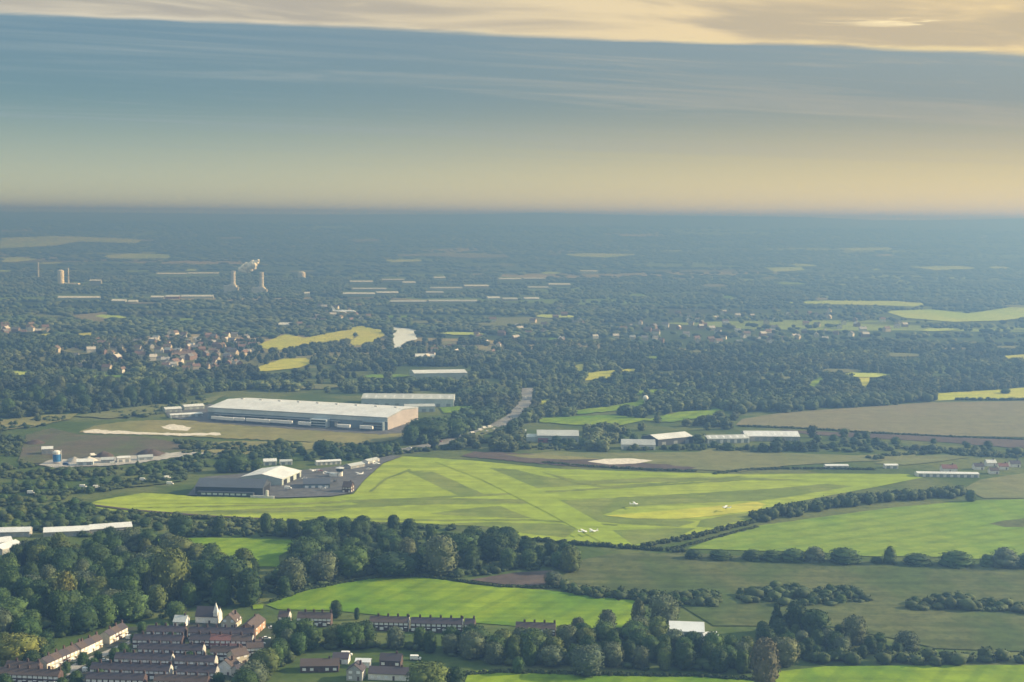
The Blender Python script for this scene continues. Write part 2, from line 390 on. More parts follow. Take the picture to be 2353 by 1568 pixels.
AIRFIELD = [(198, 1160), (228, 1150), (330, 1133), (400, 1137), (445, 1142), (520, 1142), (640, 1147), (760, 1143), (812, 1136), (838, 1104), (880, 1066), (925, 1049), (985, 1052), (1100, 1060), (1180, 1068), (1250, 1076), (1400, 1082), (1530, 1086),
            (1700, 1090), (1900, 1089), (2085, 1090), (2120, 1098), (2000, 1122), (1900, 1140), (1760, 1168), (1735, 1190), (1640, 1220), (1560, 1240), (1480, 1254), (1440, 1256), (1300, 1247), (1200, 1235), (1170, 1214), (1050, 1207),
            (900, 1200), (760, 1200), (640, 1198), (520, 1193), (400, 1186), (240, 1172)]
sheet('airfield', AIRFIELD, M['airfield'], 'broad yellow green grass airfield with mown strips behind the belt of trees', 'airfield')
rough = [([(930, 1082), (1000, 1086), (1050, 1108), (1112, 1136), (1062, 1143), (1010, 1120)], 'narrow slab of longer grass slanting across the mown airfield by its far white marker'),
         ([(1108, 1074), (1190, 1080), (1235, 1092), (1300, 1104), (1380, 1106), (1390, 1112), (1240, 1122), (1150, 1122), (1112, 1108), (1160, 1098), (1140, 1086)], 'dark patch of longer grass on the far middle of the airfield'),
         ([(985, 1181), (1070, 1170), (1150, 1163), (1185, 1178), (1222, 1192), (1150, 1190), (1050, 1186)], 'small triangle of longer grass before the crossing of the mown strips'),
         ([(1236, 1158), (1330, 1155), (1480, 1148), (1620, 1140), (1790, 1122), (1900, 1112), (1960, 1118), (1830, 1140), (1740, 1152), (1560, 1158), (1440, 1166), (1385, 1184), (1450, 1192), (1560, 1196), (1600, 1200), (1560, 1212), (1420, 1204), (1330, 1196), (1280, 1180)], 'large ragged patch of dull long grass on the right of the mown crossing'),
         ([(1368, 1222), (1440, 1218), (1600, 1214), (1560, 1234), (1480, 1250), (1440, 1253), (1410, 1240)], 'wedge of darker long grass in the near corner of the airfield'),
         ([(400, 1177), (520, 1173), (640, 1168), (800, 1170), (760, 1176), (600, 1180), (470, 1184)], 'thin dark grass streak at the near left edge of the airfield'),
         ([(780, 1150), (1000, 1145), (1300, 1150), (1500, 1140), (1800, 1122), (1740, 1132), (1500, 1147), (1300, 1157), (1000, 1160), (800, 1168), (640, 1168), (830, 1160)], 'long dark wheel-worn stripe running the length of the airfield'),
         ([(990, 1206), (1130, 1200), (1290, 1205), (1330, 1214), (1300, 1236), (1200, 1226), (1160, 1212)], 'dull long grass between the mown strip and the belt of trees'),
         ([(1310, 1108), (1500, 1098), (1700, 1098), (1860, 1104), (1700, 1104), (1520, 1108), (1380, 1114)], 'faint darker grass band along the far right of the airfield'),
         ([(1610, 1196), (1690, 1182), (1738, 1176), (1730, 1190), (1640, 1214), (1600, 1212)], 'rough tussocky corner of the airfield beside the hedgerow')]
rough += [([(300, 1168), (640, 1159), (1000, 1142), (1300, 1127), (1700, 1102), (1704, 1105), (1300, 1131), (1000, 1146), (640, 1163)], 'upper of the two long thin dark lines along the airfield'),
          ([(700, 1190), (1000, 1195), (1220, 1194), (1420, 1206), (1418, 1209), (1220, 1197), (1000, 1198), (700, 1193)], 'thin dark line along the near side of the airfield'),
          ([(1240, 1084), (1320, 1104), (1390, 1118), (1500, 1111), (1700, 1095), (1702, 1097), (1500, 1115), (1386, 1122), (1308, 1108)], 'thin bent dark line on the far right of the airfield'),
          ([(940, 1078), (884, 1100), (848, 1130), (854, 1131), (890, 1102), (946, 1081)], 'short curved dark line near the clubhouse end of the airfield')]
for k, (p, lb) in enumerate(rough): sheet('long_grass', p, M['rough'], lb, 'long grass', jit=1.5, open_=False, group='unmown patches of the airfield')
for p, lb in [([(212, 1156), (330, 1138), (470, 1146), (640, 1152), (800, 1148), (640, 1158), (430, 1158), (300, 1160)], 'pale close-mown taxi strip along the airfield edge below the dark hangar'),
              ([(1392, 1186), (1560, 1172), (1690, 1160), (1738, 1154), (1760, 1160), (1740, 1174), (1640, 1186), (1560, 1194), (1460, 1193)], 'brightest yellow patch of the airfield on its right side'),
              ([(1000, 1062), (1100, 1066), (1250, 1130), (1400, 1215), (1452, 1252), (1390, 1252), (1240, 1170), (1110, 1105)], 'mown runway slanting from the white marker to the near corner of the airfield')]:
    sheet('mown_strip', p, M['lime'] if 'brightest' in lb else M['airfield'], lb, 'mown strip', jit=0.5, open_=False)
sheet('pasture', [(290, 1248), (330, 1240), (470, 1237), (600, 1239), (690, 1243), (672, 1262), (640, 1280), (644, 1304), (590, 1303), (560, 1300), (480, 1262), (380, 1254)], M['pasture'], 'shady green pasture enclosed by the wood behind the estate', 'field')
sheet('pasture', [(612, 1392), (640, 1376), (700, 1358), (790, 1340), (880, 1326), (930, 1323), (1000, 1330), (1080, 1344), (1150, 1350), (1260, 1358), (1370, 1372), (1480, 1384), (1472, 1420), (1455, 1442), (1380, 1446), (1280, 1444), (1180, 1440), (1060, 1430), (900, 1418), (760, 1404), (640, 1402)], M['pasture'], 'bright sunlit pasture above the long brick terraces', 'field')
sheet('pasture', [(1050, 1640), (1075, 1548), (1110, 1542), (1250, 1549), (1420, 1552), (1600, 1556), (1780, 1568), (1830, 1640)], M['pasture'], 'shaded green pasture at the foot of the tree band with one round tree', 'field')
sheet('pasture', [(1770, 1640), (1782, 1545), (1900, 1533), (2100, 1531), (2370, 1530), (2500, 1640)], M['pasture'], 'yellow green pasture below the dark boundary hedge', 'field')
sheet('pasture', [(580, 1392), (606, 1389), (604, 1400), (582, 1402)], M['pasture'], 'tiny bright lawn between dark trees above the church', 'field')
sheet('crop_field', [(1580, 1262), (1640, 1240), (1740, 1210), (1900, 1188), (2050, 1168), (2230, 1152), (2370, 1148), (2500, 1200), (2500, 1290), (2370, 1284), (2240, 1286), (2120, 1280), (2000, 1280), (1860, 1270), (1700, 1266)], M['crop'], 'large green crop field rising between the hedgerow and the row of bushes', 'field')
sheet('bare_patch', [(2272, 1205), (2310, 1197), (2370, 1192), (2420, 1200), (2370, 1212), (2310, 1213)], M['meadow'], 'dark weedy hollow in the green crop field', 'bare patch', open_=False)
sheet('dull_field', [(2215, 1124), (2250, 1104), (2370, 1086), (2500, 1080), (2500, 1160), (2370, 1146), (2260, 1146)], M['dull'], 'dull olive field beyond the end of the hedgerow', 'field')
sheet('rough_meadow', [(1330, 1290), (1400, 1274), (1570, 1272), (1750, 1282), (2000, 1292), (2370, 1302), (2520, 1310), (2560, 1520), (2370, 1500), (2150, 1492), (2060, 1470), (1900, 1440), (1640, 1440), (1560, 1390), (1480, 1378), (1300, 1352), (1290, 1330)], M['meadow'], 'wide dull scrubby meadow dotted with low bushes', 'meadow')
sheet('bare_ground', [(1080, 1334), (1180, 1318), (1270, 1312), (1290, 1326), (1280, 1350), (1160, 1345)], M['dark_earth'], 'brown bare ground at the end of the tree belt', 'bare ground', open_=True)
sheet('stubble_field', [(1690, 978), (1706, 964), (1780, 952), (1900, 942), (2010, 935), (2130, 926), (2370, 922), (2520, 925), (2520, 1015), (2370, 1006), (2200, 1003), (2000, 994), (1850, 984)], M['stubble'], 'large pale brown stubble field under the dark plantation', 'field')
sheet('plough_strip', [(1790, 988), (2000, 998), (2200, 1006), (2370, 1012), (2520, 1020), (2520, 1042), (2370, 1034), (2180, 1018), (2000, 1008), (1860, 1000)], M['dark_earth'], 'dark brown ploughed strip below the stubble field', 'field')
sheet('green_strip', [(2140, 906), (2200, 902), (2280, 898), (2370, 890), (2520, 886), (2520, 918), (2370, 916), (2240, 918), (2148, 922)], M['lime'], 'bright green strip at the corner of the dark plantation', 'field')
sheet('paddock', [(1180, 1048), (1260, 1040), (1420, 1042), (1600, 1040), (1640, 1032), (1760, 1040), (1960, 1048), (2100, 1042), (2110, 1058), (1960, 1062), (1800, 1072), (1700, 1086), (1560, 1078), (1300, 1062)], M['dull'], 'strip of green paddocks along the far side of the airfield', 'field')
sheet('spoil_strip', [(1090, 1038), (1200, 1044), (1330, 1052), (1420, 1060), (1520, 1068), (1600, 1076), (1560, 1084), (1420, 1078), (1280, 1070), (1150, 1058), (1060, 1050)], M['dark_earth'], 'dark strip of disturbed soil beyond the airfield', 'bare ground', jit=2.6)
sheet('sand_strip', [(1160, 1046), (1250, 1046), (1340, 1052), (1380, 1056), (1300, 1058), (1200, 1053)], M['sand'], 'pale sandy strip within the dark soil beyond the airfield', 'bare ground', open_=False)
sheet('aggregate_yard', [(1350, 1062), (1390, 1056), (1450, 1055), (1500, 1060), (1460, 1067), (1400, 1069)], M['chalk'], 'glaring white aggregate heap yard beyond the airfield', 'yard', open_=True)
sheet('pale_field', [(2010, 1066), (2060, 1052), (2180, 1046), (2230, 1052), (2160, 1062), (2080, 1070)], M['dull'], 'pale oval field behind the long white shed', 'field')
sheet('building_site', [(180, 996), (215, 980), (300, 968), (420, 966), (560, 972), (700, 982), (880, 992), (930, 984), (960, 995), (900, 1014), (820, 1022), (700, 1016), (560, 1010), (420, 1004), (300, 1000)], M['sand'], 'ochre grassy building plot before the great warehouse', 'building plot', jit=2.6)
sheet('gravel_bank', [(190, 992), (215, 988), (300, 993), (420, 998), (505, 996), (508, 1001), (420, 1003), (300, 999), (195, 997)], M['chalk'], 'long pale gravel bank along the near edge of the building plot', 'bank', open_=False, jit=2.6)
sheet('gravel_bank', [(370, 982), (400, 976), (440, 984), (430, 992), (396, 990)], M['chalk'], 'short crooked gravel bank in the middle of the building plot', 'bank', open_=False, jit=2.6)
sheet('scrub_lawn', [(420, 1022), (560, 1014), (700, 1018), (820, 1024), (700, 1036), (560, 1046), (440, 1040)], M['sand'], 'rough ochre ground between building plot and airfield hedge', 'rough ground', open_=True, jit=2.6)
sheet('works_yard', [(40, 1062), (60, 1000), (120, 985), (180, 1000), (320, 1004), (420, 1020), (440, 1040), (400, 1050), (330, 1064), (250, 1072), (120, 1076)], M['yard'], 'brown weedy yard of the concrete works', 'yard', jit=2.6)
sheet('works_apron', [(90, 1070), (110, 1060), (310, 1048), (420, 1040), (500, 1044), (490, 1050), (400, 1053), (320, 1066), (240, 1072), (120, 1076)], M['concrete'], 'pale dusty apron round the silo', 'yard', open_=False, jit=2.6)
sheet('estate_ground', [(90, 1560), (110, 1528), (200, 1484), (300, 1444), (440, 1434), (560, 1436), (640, 1440), (650, 1500), (600, 1560), (560, 1660), (-80, 1660), (-60, 1580)], M['garden'], 'dark yards and worn gardens of the terraced estate', 'gardens', jit=0.4)
sheet('street', [(130, 1552), (178, 1524), (240, 1500), (300, 1474), (318, 1466), (322, 1472), (300, 1482), (244, 1510), (190, 1534), (150, 1560)], M['lane'], 'pale lane along the sunlit slanting rows', 'street', open_=False, jit=0.2)
for _a, _b, _l in [((300, 1501), (580, 1509), 'street before the purplish top terrace'), ((250, 1522), (560, 1530), 'street under the long terrace'), ((196, 1546), (500, 1553), 'street above the third, longest terrace'), ((180, 1571), (500, 1579), 'street above the nearest terraces')]:
    sheet('street', [_a, _b, (_b[0], _b[1] + 4), (_a[0], _a[1] + 4)], M['tarmac'], _l, 'street', open_=False, jit=0.2)
sheet('warehouse_yard', [(380, 945), (470, 935), (480, 930), (900, 985), (990, 962), (1020, 968), (960, 992), (880, 1000), (700, 990), (470, 972), (385, 960)], M['tarmac'], 'grey lorry yard in front of the great warehouse', 'yard', jit=2.6)
sheet('hangar_apron', [(430, 1140), (470, 1098), (560, 1090), (700, 1082), (800, 1070), (900, 1048), (925, 1050), (880, 1066), (838, 1104), (812, 1134), (760, 1142), (640, 1146), (520, 1141)], M['tarmac'], 'grey tarmac apron around the hangars', 'apron')
sheet('perimeter_path', [(196, 1159), (300, 1172), (470, 1186), (640, 1195), (640, 1197), (470, 1189), (300, 1175), (198, 1162)], M['dark_earth'], 'dark perimeter track along the near edge of the airfield', 'path', open_=False, jit=0.2)
def lane(name, pts, width, m, label, cat):
    W = [G(x, y) for x, y in pts]; Ls, Rs = [], []
    for i in range(len(W)):
        d = (W[min(i + 1, len(W) - 1)] - W[max(i - 1, 0)]).normalized(); n = Vector((-d.y, d.x, 0)) * width / 2
        for s, lst in ((1, Ls), (-1, Rs)): a, b = proj(W[i].x + n.x * s, W[i].y + n.y * s); lst.append((float(a), float(b)))
    return sheet(name, Ls + Rs[::-1], m, label, cat, jit=0.0)
lane('main_road', [(1208, 893), (1214, 906), (1207, 930), (1182, 958), (1140, 982), (1070, 1006), (980, 1027), (900, 1043)], 17, M['tarmac_pale'], 'grey main road curving up past the great warehouse into the woods', 'road')
sheet('car_park', [(1084, 1000), (1106, 988), (1140, 980), (1152, 982), (1136, 994), (1104, 1004)], M['dull'], 'dull grassy verge beside the main road where cars stand', 'car park')
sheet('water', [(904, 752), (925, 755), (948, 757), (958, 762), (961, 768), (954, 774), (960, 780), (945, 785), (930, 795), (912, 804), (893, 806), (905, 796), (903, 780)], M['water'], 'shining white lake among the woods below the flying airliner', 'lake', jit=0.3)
# mid-distance fields between the woods
for p, mm, lb in [
    ([(588, 797), (612, 786), (640, 775), (660, 768), (700, 778), (760, 766), (815, 756), (812, 780), (770, 788), (700, 795), (650, 806), (610, 803)], 'lime', 'yellow green meadow left of the shining lake'),
    ([(800, 755), (830, 750), (880, 760), (884, 772), (850, 790), (815, 796), (800, 788), (825, 772)], 'lime', 'sunlit meadow with a dark bush right beside the lake'),
    ([(576, 856), (600, 842), (650, 826), (700, 824), (726, 832), (690, 846), (640, 852)], 'lime', 'narrow sunlit meadow behind the great warehouse'),
    ([(1310, 842), (1345, 837), (1342, 852), (1325, 856)], 'lime', 'tiny square of lime grass beside the long mid-distance field'),
    ([(1352, 858), (1420, 851), (1475, 847), (1470, 854), (1410, 860), (1400, 872), (1340, 876)], 'lime', 'long thin lime field amid the dark woods'),
    ([(1970, 866), (2014, 864), (2000, 884), (1990, 902), (1980, 884)], 'lime', 'lime field shaped like a funnel behind the plantation'),
    ([(1230, 925), (1275, 915), (1262, 930), (1240, 940)], 'lime', 'small bright field beside the curve of the main road'),
    ([(1240, 962), (1400, 955), (1500, 965), (1420, 980), (1320, 978), (1240, 972)], 'pasture', 'green paddock behind the red fronted unit'),
    ([(1308, 946), (1400, 936), (1500, 916), (1490, 930), (1420, 945), (1330, 954)], 'pasture', 'slanting green strip left of the white dome'),
    ([(1480, 968), (1560, 948), (1670, 940), (1640, 958), (1540, 972)], 'pasture', 'slanting green strip right of the white dome'),
    ([(1420, 905), (1480, 898), (1560, 893), (1530, 902), (1440, 912)], 'pasture', 'thin green gap in the woods behind the white dome'),
    ([(1550, 882), (1640, 872), (1640, 876), (1560, 888)], 'pasture', 'thin pale field far behind the white dome'),
    ([(1855, 884), (1893, 864), (1895, 872), (1870, 892)], 'pasture', 'little green clearing in the dark woods'),
    ([(1010, 938), (1090, 935), (1092, 945), (1020, 952)], 'pasture', 'green lawn behind the end wall of the great warehouse'),
    ([(2300, 820), (2370, 814), (2460, 814), (2370, 826), (2310, 828)], 'lime', 'pale lime strip at the far edge of the plantation'),
    ([(660, 893), (730, 884), (800, 888), (740, 896)], 'dull', 'dull green strip behind the great warehouse roof'),
    ([(0, 968), (120, 955), (180, 952), (160, 966), (60, 985), (0, 990)], 'sand', 'ochre verge under the row of tall trees'),
    ([(170, 958), (330, 935), (460, 920), (520, 908), (470, 936), (380, 950), (250, 964)], 'dull', 'long rough grass bank behind the building plot'),
    ([(420, 1108), (330, 1120), (250, 1124), (330, 1106), (440, 1088)], 'meadow', 'rough grass left of the dark hangar'),
    ([(80, 772), (115, 768), (116, 776), (84, 777)], 'lime', 'tiny bright field by the pale house at the village edge'),
    ([(180, 768), (210, 766), (208, 775), (184, 775)], 'lime', 'tiny bright field below the brown hillock'),
    ([(160, 726), (250, 718), (252, 727), (235, 742), (190, 736)], 'stubble', 'pale tan patch on the wooded rise'),
    ([(1120, 732), (1220, 730), (1290, 736), (1240, 748), (1130, 746)], 'dull', 'faint grey green field right of the airliner')]:
    sheet('field', p, M[mm], lb, 'field', jit=2.0)
# far strips
for p, mm, lb in [
    ([(0, 548), (120, 543), (210, 546), (330, 551), (320, 560), (180, 556), (120, 566), (0, 572)], 'farlime', 'broad hazy green fields at the far left of the plain'),
    ([(235, 588), (300, 583), (388, 586), (392, 594), (300, 596), (250, 594)], 'farlime', 'hazy green field strip before the broad far fields'),
    ([(0, 594), (50, 592), (88, 597), (40, 603), (0, 604)], 'farlime', 'hazy green strip near the tall thin chimneys'),
    ([(910, 586), (1000, 583), (1165, 586), (1170, 592), (1080, 594), (1000, 589), (910, 590)], 'stubble', 'faint pinkish stubble strip in the far haze'),
    ([(885, 598), (960, 597), (980, 601), (900, 604)], 'farlime', 'small hazy strip under the pinkish stubble'),
    ([(1280, 585), (1360, 583), (1470, 585), (1400, 593), (1340, 591)], 'farlime', 'faint yellowish strip in the far haze'),
    ([(1785, 697), (1900, 692), (2060, 693), (2140, 700), (2100, 706), (2000, 702), (1880, 700)], 'farlime', 'long hazy green strip in front of the far town'),
    ([(2030, 716), (2140, 712), (2225, 722), (2370, 700), (2460, 704), (2460, 728), (2370, 730), (2300, 738), (2190, 741), (2080, 732)], 'farlime', 'wide hazy green fields right of the far town'),
    ([(1760, 617), (1840, 614), (1850, 622), (1780, 626)], 'farlime', 'thin hazy green strip far out on the plain'),
    ([(2090, 614), (2200, 612), (2260, 618), (2150, 622)], 'farlime', 'second thin hazy green strip far out on the plain'),
    ([(1920, 572), (2040, 569), (2060, 575), (1960, 577)], 'farlime', 'faintest green strip far right below the hills'),
    ([(500, 546), (560, 545), (556, 549), (510, 550)], 'stubble', 'pale dash of stubble under the hazy horizon'),
    ([(800, 552), (880, 550), (870, 555), (815, 557)], 'stubble', 'pale long stubble patch under the hazy horizon'),
    ([(310, 552), (360, 551), (352, 555), (318, 555)], 'stubble', 'small pale stubble dash above the hazy green fields')]:
    sheet('distant_field', p, M[mm], lb, 'field', jit=0.3)

# small fields scattered through the middle-distance woods
_rr = random.Random(77); _sc = []
while len(_sc) < 44:
    x, y = _rr.uniform(-20, 2370), _rr.uniform(600, 872); w = _rr.uniform(30, 120) * (0.6 + (y - 600) / 400); h = _rr.uniform(2.5, 5.0) + (y - 600) * 0.016
    if (300 < x < 620 and 750 < y < 870) or (1380 < x < 2130 and 700 < y < 800) or (560 < x < 960 and 740 < y < 860) or (480 < x < 660 and y < 690) or (780 < x < 1400 and 630 < y < 705) or (900 < x < 1090 and 830 < y): continue
    if any(abs(x - a) < 60 and abs(y - b) < 9 for a, b, c, d in _sc): continue
    _sc.append((x, y, w, h))
_sc.sort(); _cnt = {}
_kinds = [('dull', 'dull olive'), ('pasture', 'fresh green'), ('farlime', 'pale green'), ('stubble', 'tan stubble')]
_pick = [_kinds[_rr.choice([0, 0, 1, 2, 2, 3])] for _ in _sc]
for (x, y, w, h), (mm, wd) in zip(_sc, _pick):
    band = 'far' if y < 690 else ('middle' if y < 780 else 'near'); k = (wd, band); _cnt[k] = _cnt.get(k, 0) + 1
    t_ = _rr.uniform(-0.03, 0.03); P = [(x - w / 2, y - t_ * w), (x - w * 0.3, y - h * 0.6 - t_ * w * .6), (x + w * 0.25, y - h * 0.5), (x + w / 2, y + t_ * w), (x + w * 0.35, y + h * 0.4 + t_ * w * .6), (x - w * 0.2, y + h * 0.5)]
    sheet('scattered_field', P, M[mm], f"{['first', 'second', 'third', 'fourth', 'fifth', 'sixth', 'seventh', 'eighth', 'ninth', 'tenth', 'eleventh', 'twelfth'][_cnt[k] - 1]} {wd} strip from left among the {band} rows of scattered wood fields", 'field', jit=0.3, group='fields scattered in the woods')
# ------------------------------------------------------------------ buildings
PLACED = []
ORD = ['first', 'second', 'third', 'fourth', 'fifth', 'sixth', 'seventh', 'eighth', 'ninth', 'tenth', 'eleventh', 'twelfth', 'thirteenth', 'fourteenth', 'fifteenth', 'sixteenth', 'seventeenth', 'eighteenth', 'nineteenth', 'twentieth']
MT = {}
def brick(name, c, mortar=0.35):
    return plain(name, c, 0.9, 0.30, 0.9, space='pos')
MT['brick'] = brick('brown_brick', (0.090, 0.062, 0.058)); MT['red_brick'] = brick('purple_red_brick', (0.235, 0.095, 0.095)); MT['render'] = plain('cream_render', (0.46, 0.42, 0.33), 0.85, 0.12, 0.5)
MT['white_wall'] = plain('white_wall', (0.72, 0.71, 0.67), 0.8, 0.10, 0.4); MT['orange'] = plain('orange_brick', (0.42, 0.26, 0.17), 0.9, 0.2, 0.8); MT['grey_wall'] = plain('grey_render', (0.36, 0.36, 0.35), 0.85, 0.15, 0.5)
def ribbed(name, c, rough=0.5, freq=1.1, dark=0.86, metal=0.0):
    m, gr, b = new_mat(name); w = gr.n('ShaderNodeTexWave', wave_type='BANDS', bands_direction='X'); gr.link(gr.n('ShaderNodeTexCoord').outputs['Object'], w.inputs['Vector'])
    w.inputs['Scale'].default_value = freq; w.inputs['Distortion'].default_value = 0.4
    n1 = gr.noise(pos(gr), 0.06, 5, 0.6); base = gr.mix(gr.ramp(n1, 0.3, 0.7), tuple(v * 0.86 for v in c), tuple(min(1, v * 1.08) for v in c))
    gr.put(b.inputs['Base Color'], gr.mix(gr.math('MULTIPLY', w.outputs['Fac'], 1 - dark), base, (0.02, 0.02, 0.02))); b.inputs['Roughness'].default_value = rough; b.inputs['Metallic'].default_value = metal
    b.inputs['Specular IOR Level'].default_value = 0.35
    return m
MT['slate'] = ribbed('slate_roof', (0.066, 0.056, 0.066), 0.75, 2.0, 0.8); MT['tile'] = ribbed('brown_tile_roof', (0.098, 0.074, 0.066), 0.85, 2.0, 0.8); MT['red_tile'] = ribbed('red_tile_roof', (0.200, 0.095, 0.085), 0.85, 2.0, 0.8)
MT['pale_roof'] = ribbed('pale_sheet_roof', (0.60, 0.63, 0.66), 0.55, 0.25, 0.93); MT['white_roof'] = ribbed('white_sheet_roof', (0.64, 0.66, 0.66), 0.45, 0.5, 0.93); MT['grey_roof'] = ribbed('grey_sheet_roof', (0.42, 0.45, 0.45), 0.5, 0.5, 0.9)
MT['dark_roof'] = ribbed('dark_blue_sheet_roof', (0.070, 0.085, 0.110), 0.55, 0.8, 0.78); MT['blue_clad'] = ribbed('blue_grey_cladding', (0.185, 0.255, 0.310), 0.5, 0.5, 0.85); MT['light_clad'] = ribbed('pale_blue_cladding', (0.50, 0.58, 0.62), 0.5, 0.4, 0.92)
MT['lit_pink_clad'] = ribbed('sunlit_pink_cladding', (0.38, 0.35, 0.35), 0.7, 0.5, 0.9); MT['dark_clad'] = ribbed('dark_cladding', (0.060, 0.075, 0.095), 0.6, 0.8, 0.8); MT['green_clad'] = ribbed('grey_green_cladding', (0.42, 0.48, 0.46), 0.5, 0.5, 0.9)
MT['frame'] = plain('white_window_frame', (0.80, 0.80, 0.80), 0.5, 0.05, 1.0); MT['door'] = plain('painted_door', (0.10, 0.07, 0.06), 0.5, 0.2, 1.0); MT['shutter'] = plain('grey_shutter_door', (0.26, 0.29, 0.31), 0.6, 0.1, 1.0)
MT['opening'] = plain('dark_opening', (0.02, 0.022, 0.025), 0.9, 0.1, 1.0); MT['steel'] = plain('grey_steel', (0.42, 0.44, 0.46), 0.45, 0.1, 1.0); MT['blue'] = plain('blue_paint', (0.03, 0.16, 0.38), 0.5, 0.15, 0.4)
def glass(name, c, rough):
    m, gr, b = new_mat(name); gr.put(b.inputs['Base Color'], c); b.inputs['Roughness'].default_value = rough; b.inputs['Specular IOR Level'].default_value = 0.8; return m
MT['pane'] = glass('curtain_and_glare_pane', (0.78, 0.80, 0.82), 0.2); MT['dark_pane'] = glass('dark_pane', (0.03, 0.05, 0.06), 0.1)  # pale net curtains, colour whitened further for sky reflected in the glass
MT['skylight'] = plain('weathered_skylight', (0.62, 0.62, 0.64), 0.4, 0.1, 0.3)
MT['grey_pale'] = plain('sunlit_gable_tone', (0.48, 0.47, 0.44), 0.85, 0.2, 0.5)  # paleness of sunlit gable ends put into the wall colour
MT['stack'] = plain('pale_concrete_stack', (0.62, 0.62, 0.62), 0.8, 0.12, 0.1)
_wc = {}
def win_mesh(w, h, pane):
    k = (round(w, 2), round(h, 2), pane)
    if k not in _wc:
        t = min(0.14, w * 0.12); f = MB(); f.box(-w / 2, w / 2, -0.08, 0.0, -h / 2, -h / 2 + t); f.box(-w / 2, w / 2, -0.08, 0.0, h / 2 - t, h / 2)
        for s in (-1, 0, 1): f.box(s * (w / 2 - t / 2) - t / 2, s * (w / 2 - t / 2) + t / 2, -0.08, 0.0, -h / 2 + t, h / 2 - t)
        p = MB().box(-w / 2 + t * 0.5, w / 2 - t * 0.5, -0.045, -0.01, -h / 2 + t * 0.5, h / 2 - t * 0.5)
        _wc[k] = (f.mesh('window', MT['frame']), p.mesh('pane', MT[pane]))
    return _wc[k]
def window(root, x, y, z, w, h, rz=0.0, pane='pane'):
    f, p = win_mesh(w, h, pane); o = link('window', f, root); o.location = (x, y, z); o.rotation_euler = (0, 0, rz); link('pane', p, o); return o
def slab(root, name, m, x0, x1, y0, y1, z0, z1): return MB().box(x0, x1, y0, y1, z0, z1).obj(name, m, root)
def gable_body(mb, L, W, h, hr, axis='x'):
    """walls with gable ends; ridge along x (or y)"""
    if axis == 'x':
        prof = [(-W / 2, 0), (W / 2, 0), (W / 2, h), (0, hr), (-W / 2, h)]; mb.extrude_x(prof, -L / 2, L / 2)
    else:
        n = [(-L / 2, 0), (L / 2, 0), (L / 2, h), (0, hr), (-L / 2, h)]
        v = [(x, -W / 2, z) for x, z in n] + [(x, W / 2, z) for x, z in n]; mb.add(v, [tuple(range(5)), tuple(range(9, 4, -1))] + [(i, 5 + i, 5 + (i + 1) % 5, (i + 1) % 5) for i in range(5)])
    return mb
def gable_roof(mb, L, W, h, hr, ov=0.35, th=0.18, axis='x', end=0.25, lift=0.03):
    s = (hr - h) / ((W if axis == 'x' else L) / 2); D = (W if axis == 'x' else L) / 2 + ov; ze = h - ov * s + lift; zr = hr + lift
    for sg in (-1, 1):
        prof = [(0, zr), (sg * D, ze), (sg * D, ze + th), (0, zr + th)]
        E = (L if axis == 'x' else W) / 2 + end
        if axis == 'x': v = [(x, y, z) for x in (-E, E) for y, z in prof]
        else: v = [(y, x, z) for x in (-E, E) for y, z in prof]
        mb.add(v, [(0, 1, 2, 3), (7, 6, 5, 4), (0, 4, 5, 1), (1, 5, 6, 2), (2, 6, 7, 3)])
    return mb
def hip_roof(mb, L, W, h, hr, ov=0.4):
    a, b = L / 2 + ov, W / 2 + ov; r = max(0.3, (L - W) / 2)
    return mb.add([(-a, -b, h), (a, -b, h), (a, b, h), (-a, b, h), (-r, 0, hr), (r, 0, hr), (-a, -b, h - 0.2), (a, -b, h - 0.2), (a, b, h - 0.2), (-a, b, h - 0.2)],
                  [(0, 1, 5, 4), (1, 2, 5), (2, 3, 4, 5), (3, 0, 4), (6, 7, 1, 0), (7, 8, 2, 1), (8, 9, 3, 2), (9, 6, 0, 3), (9, 8, 7, 6)])
def frame_of(A, B, depth):
    a, b = G(*A), G(*B); d = (b - a); L = d.length; rz = math.atan2(d.y, d.x); nrm = Vector((-math.sin(rz), math.cos(rz), 0)); c = (a + b) / 2 + nrm * depth / 2
    n = max(1, int(L / max(4, min(depth, 20))))
    for i in range(n + 1):
        q = a + d * (i / n)
        for s in np.arange(0.25, 1, max(0.25, 8 / max(depth, 9))): PLACED.append(((q + nrm * depth * s).x, (q + nrm * depth * s).y, 4.5))
    return c, rz, L
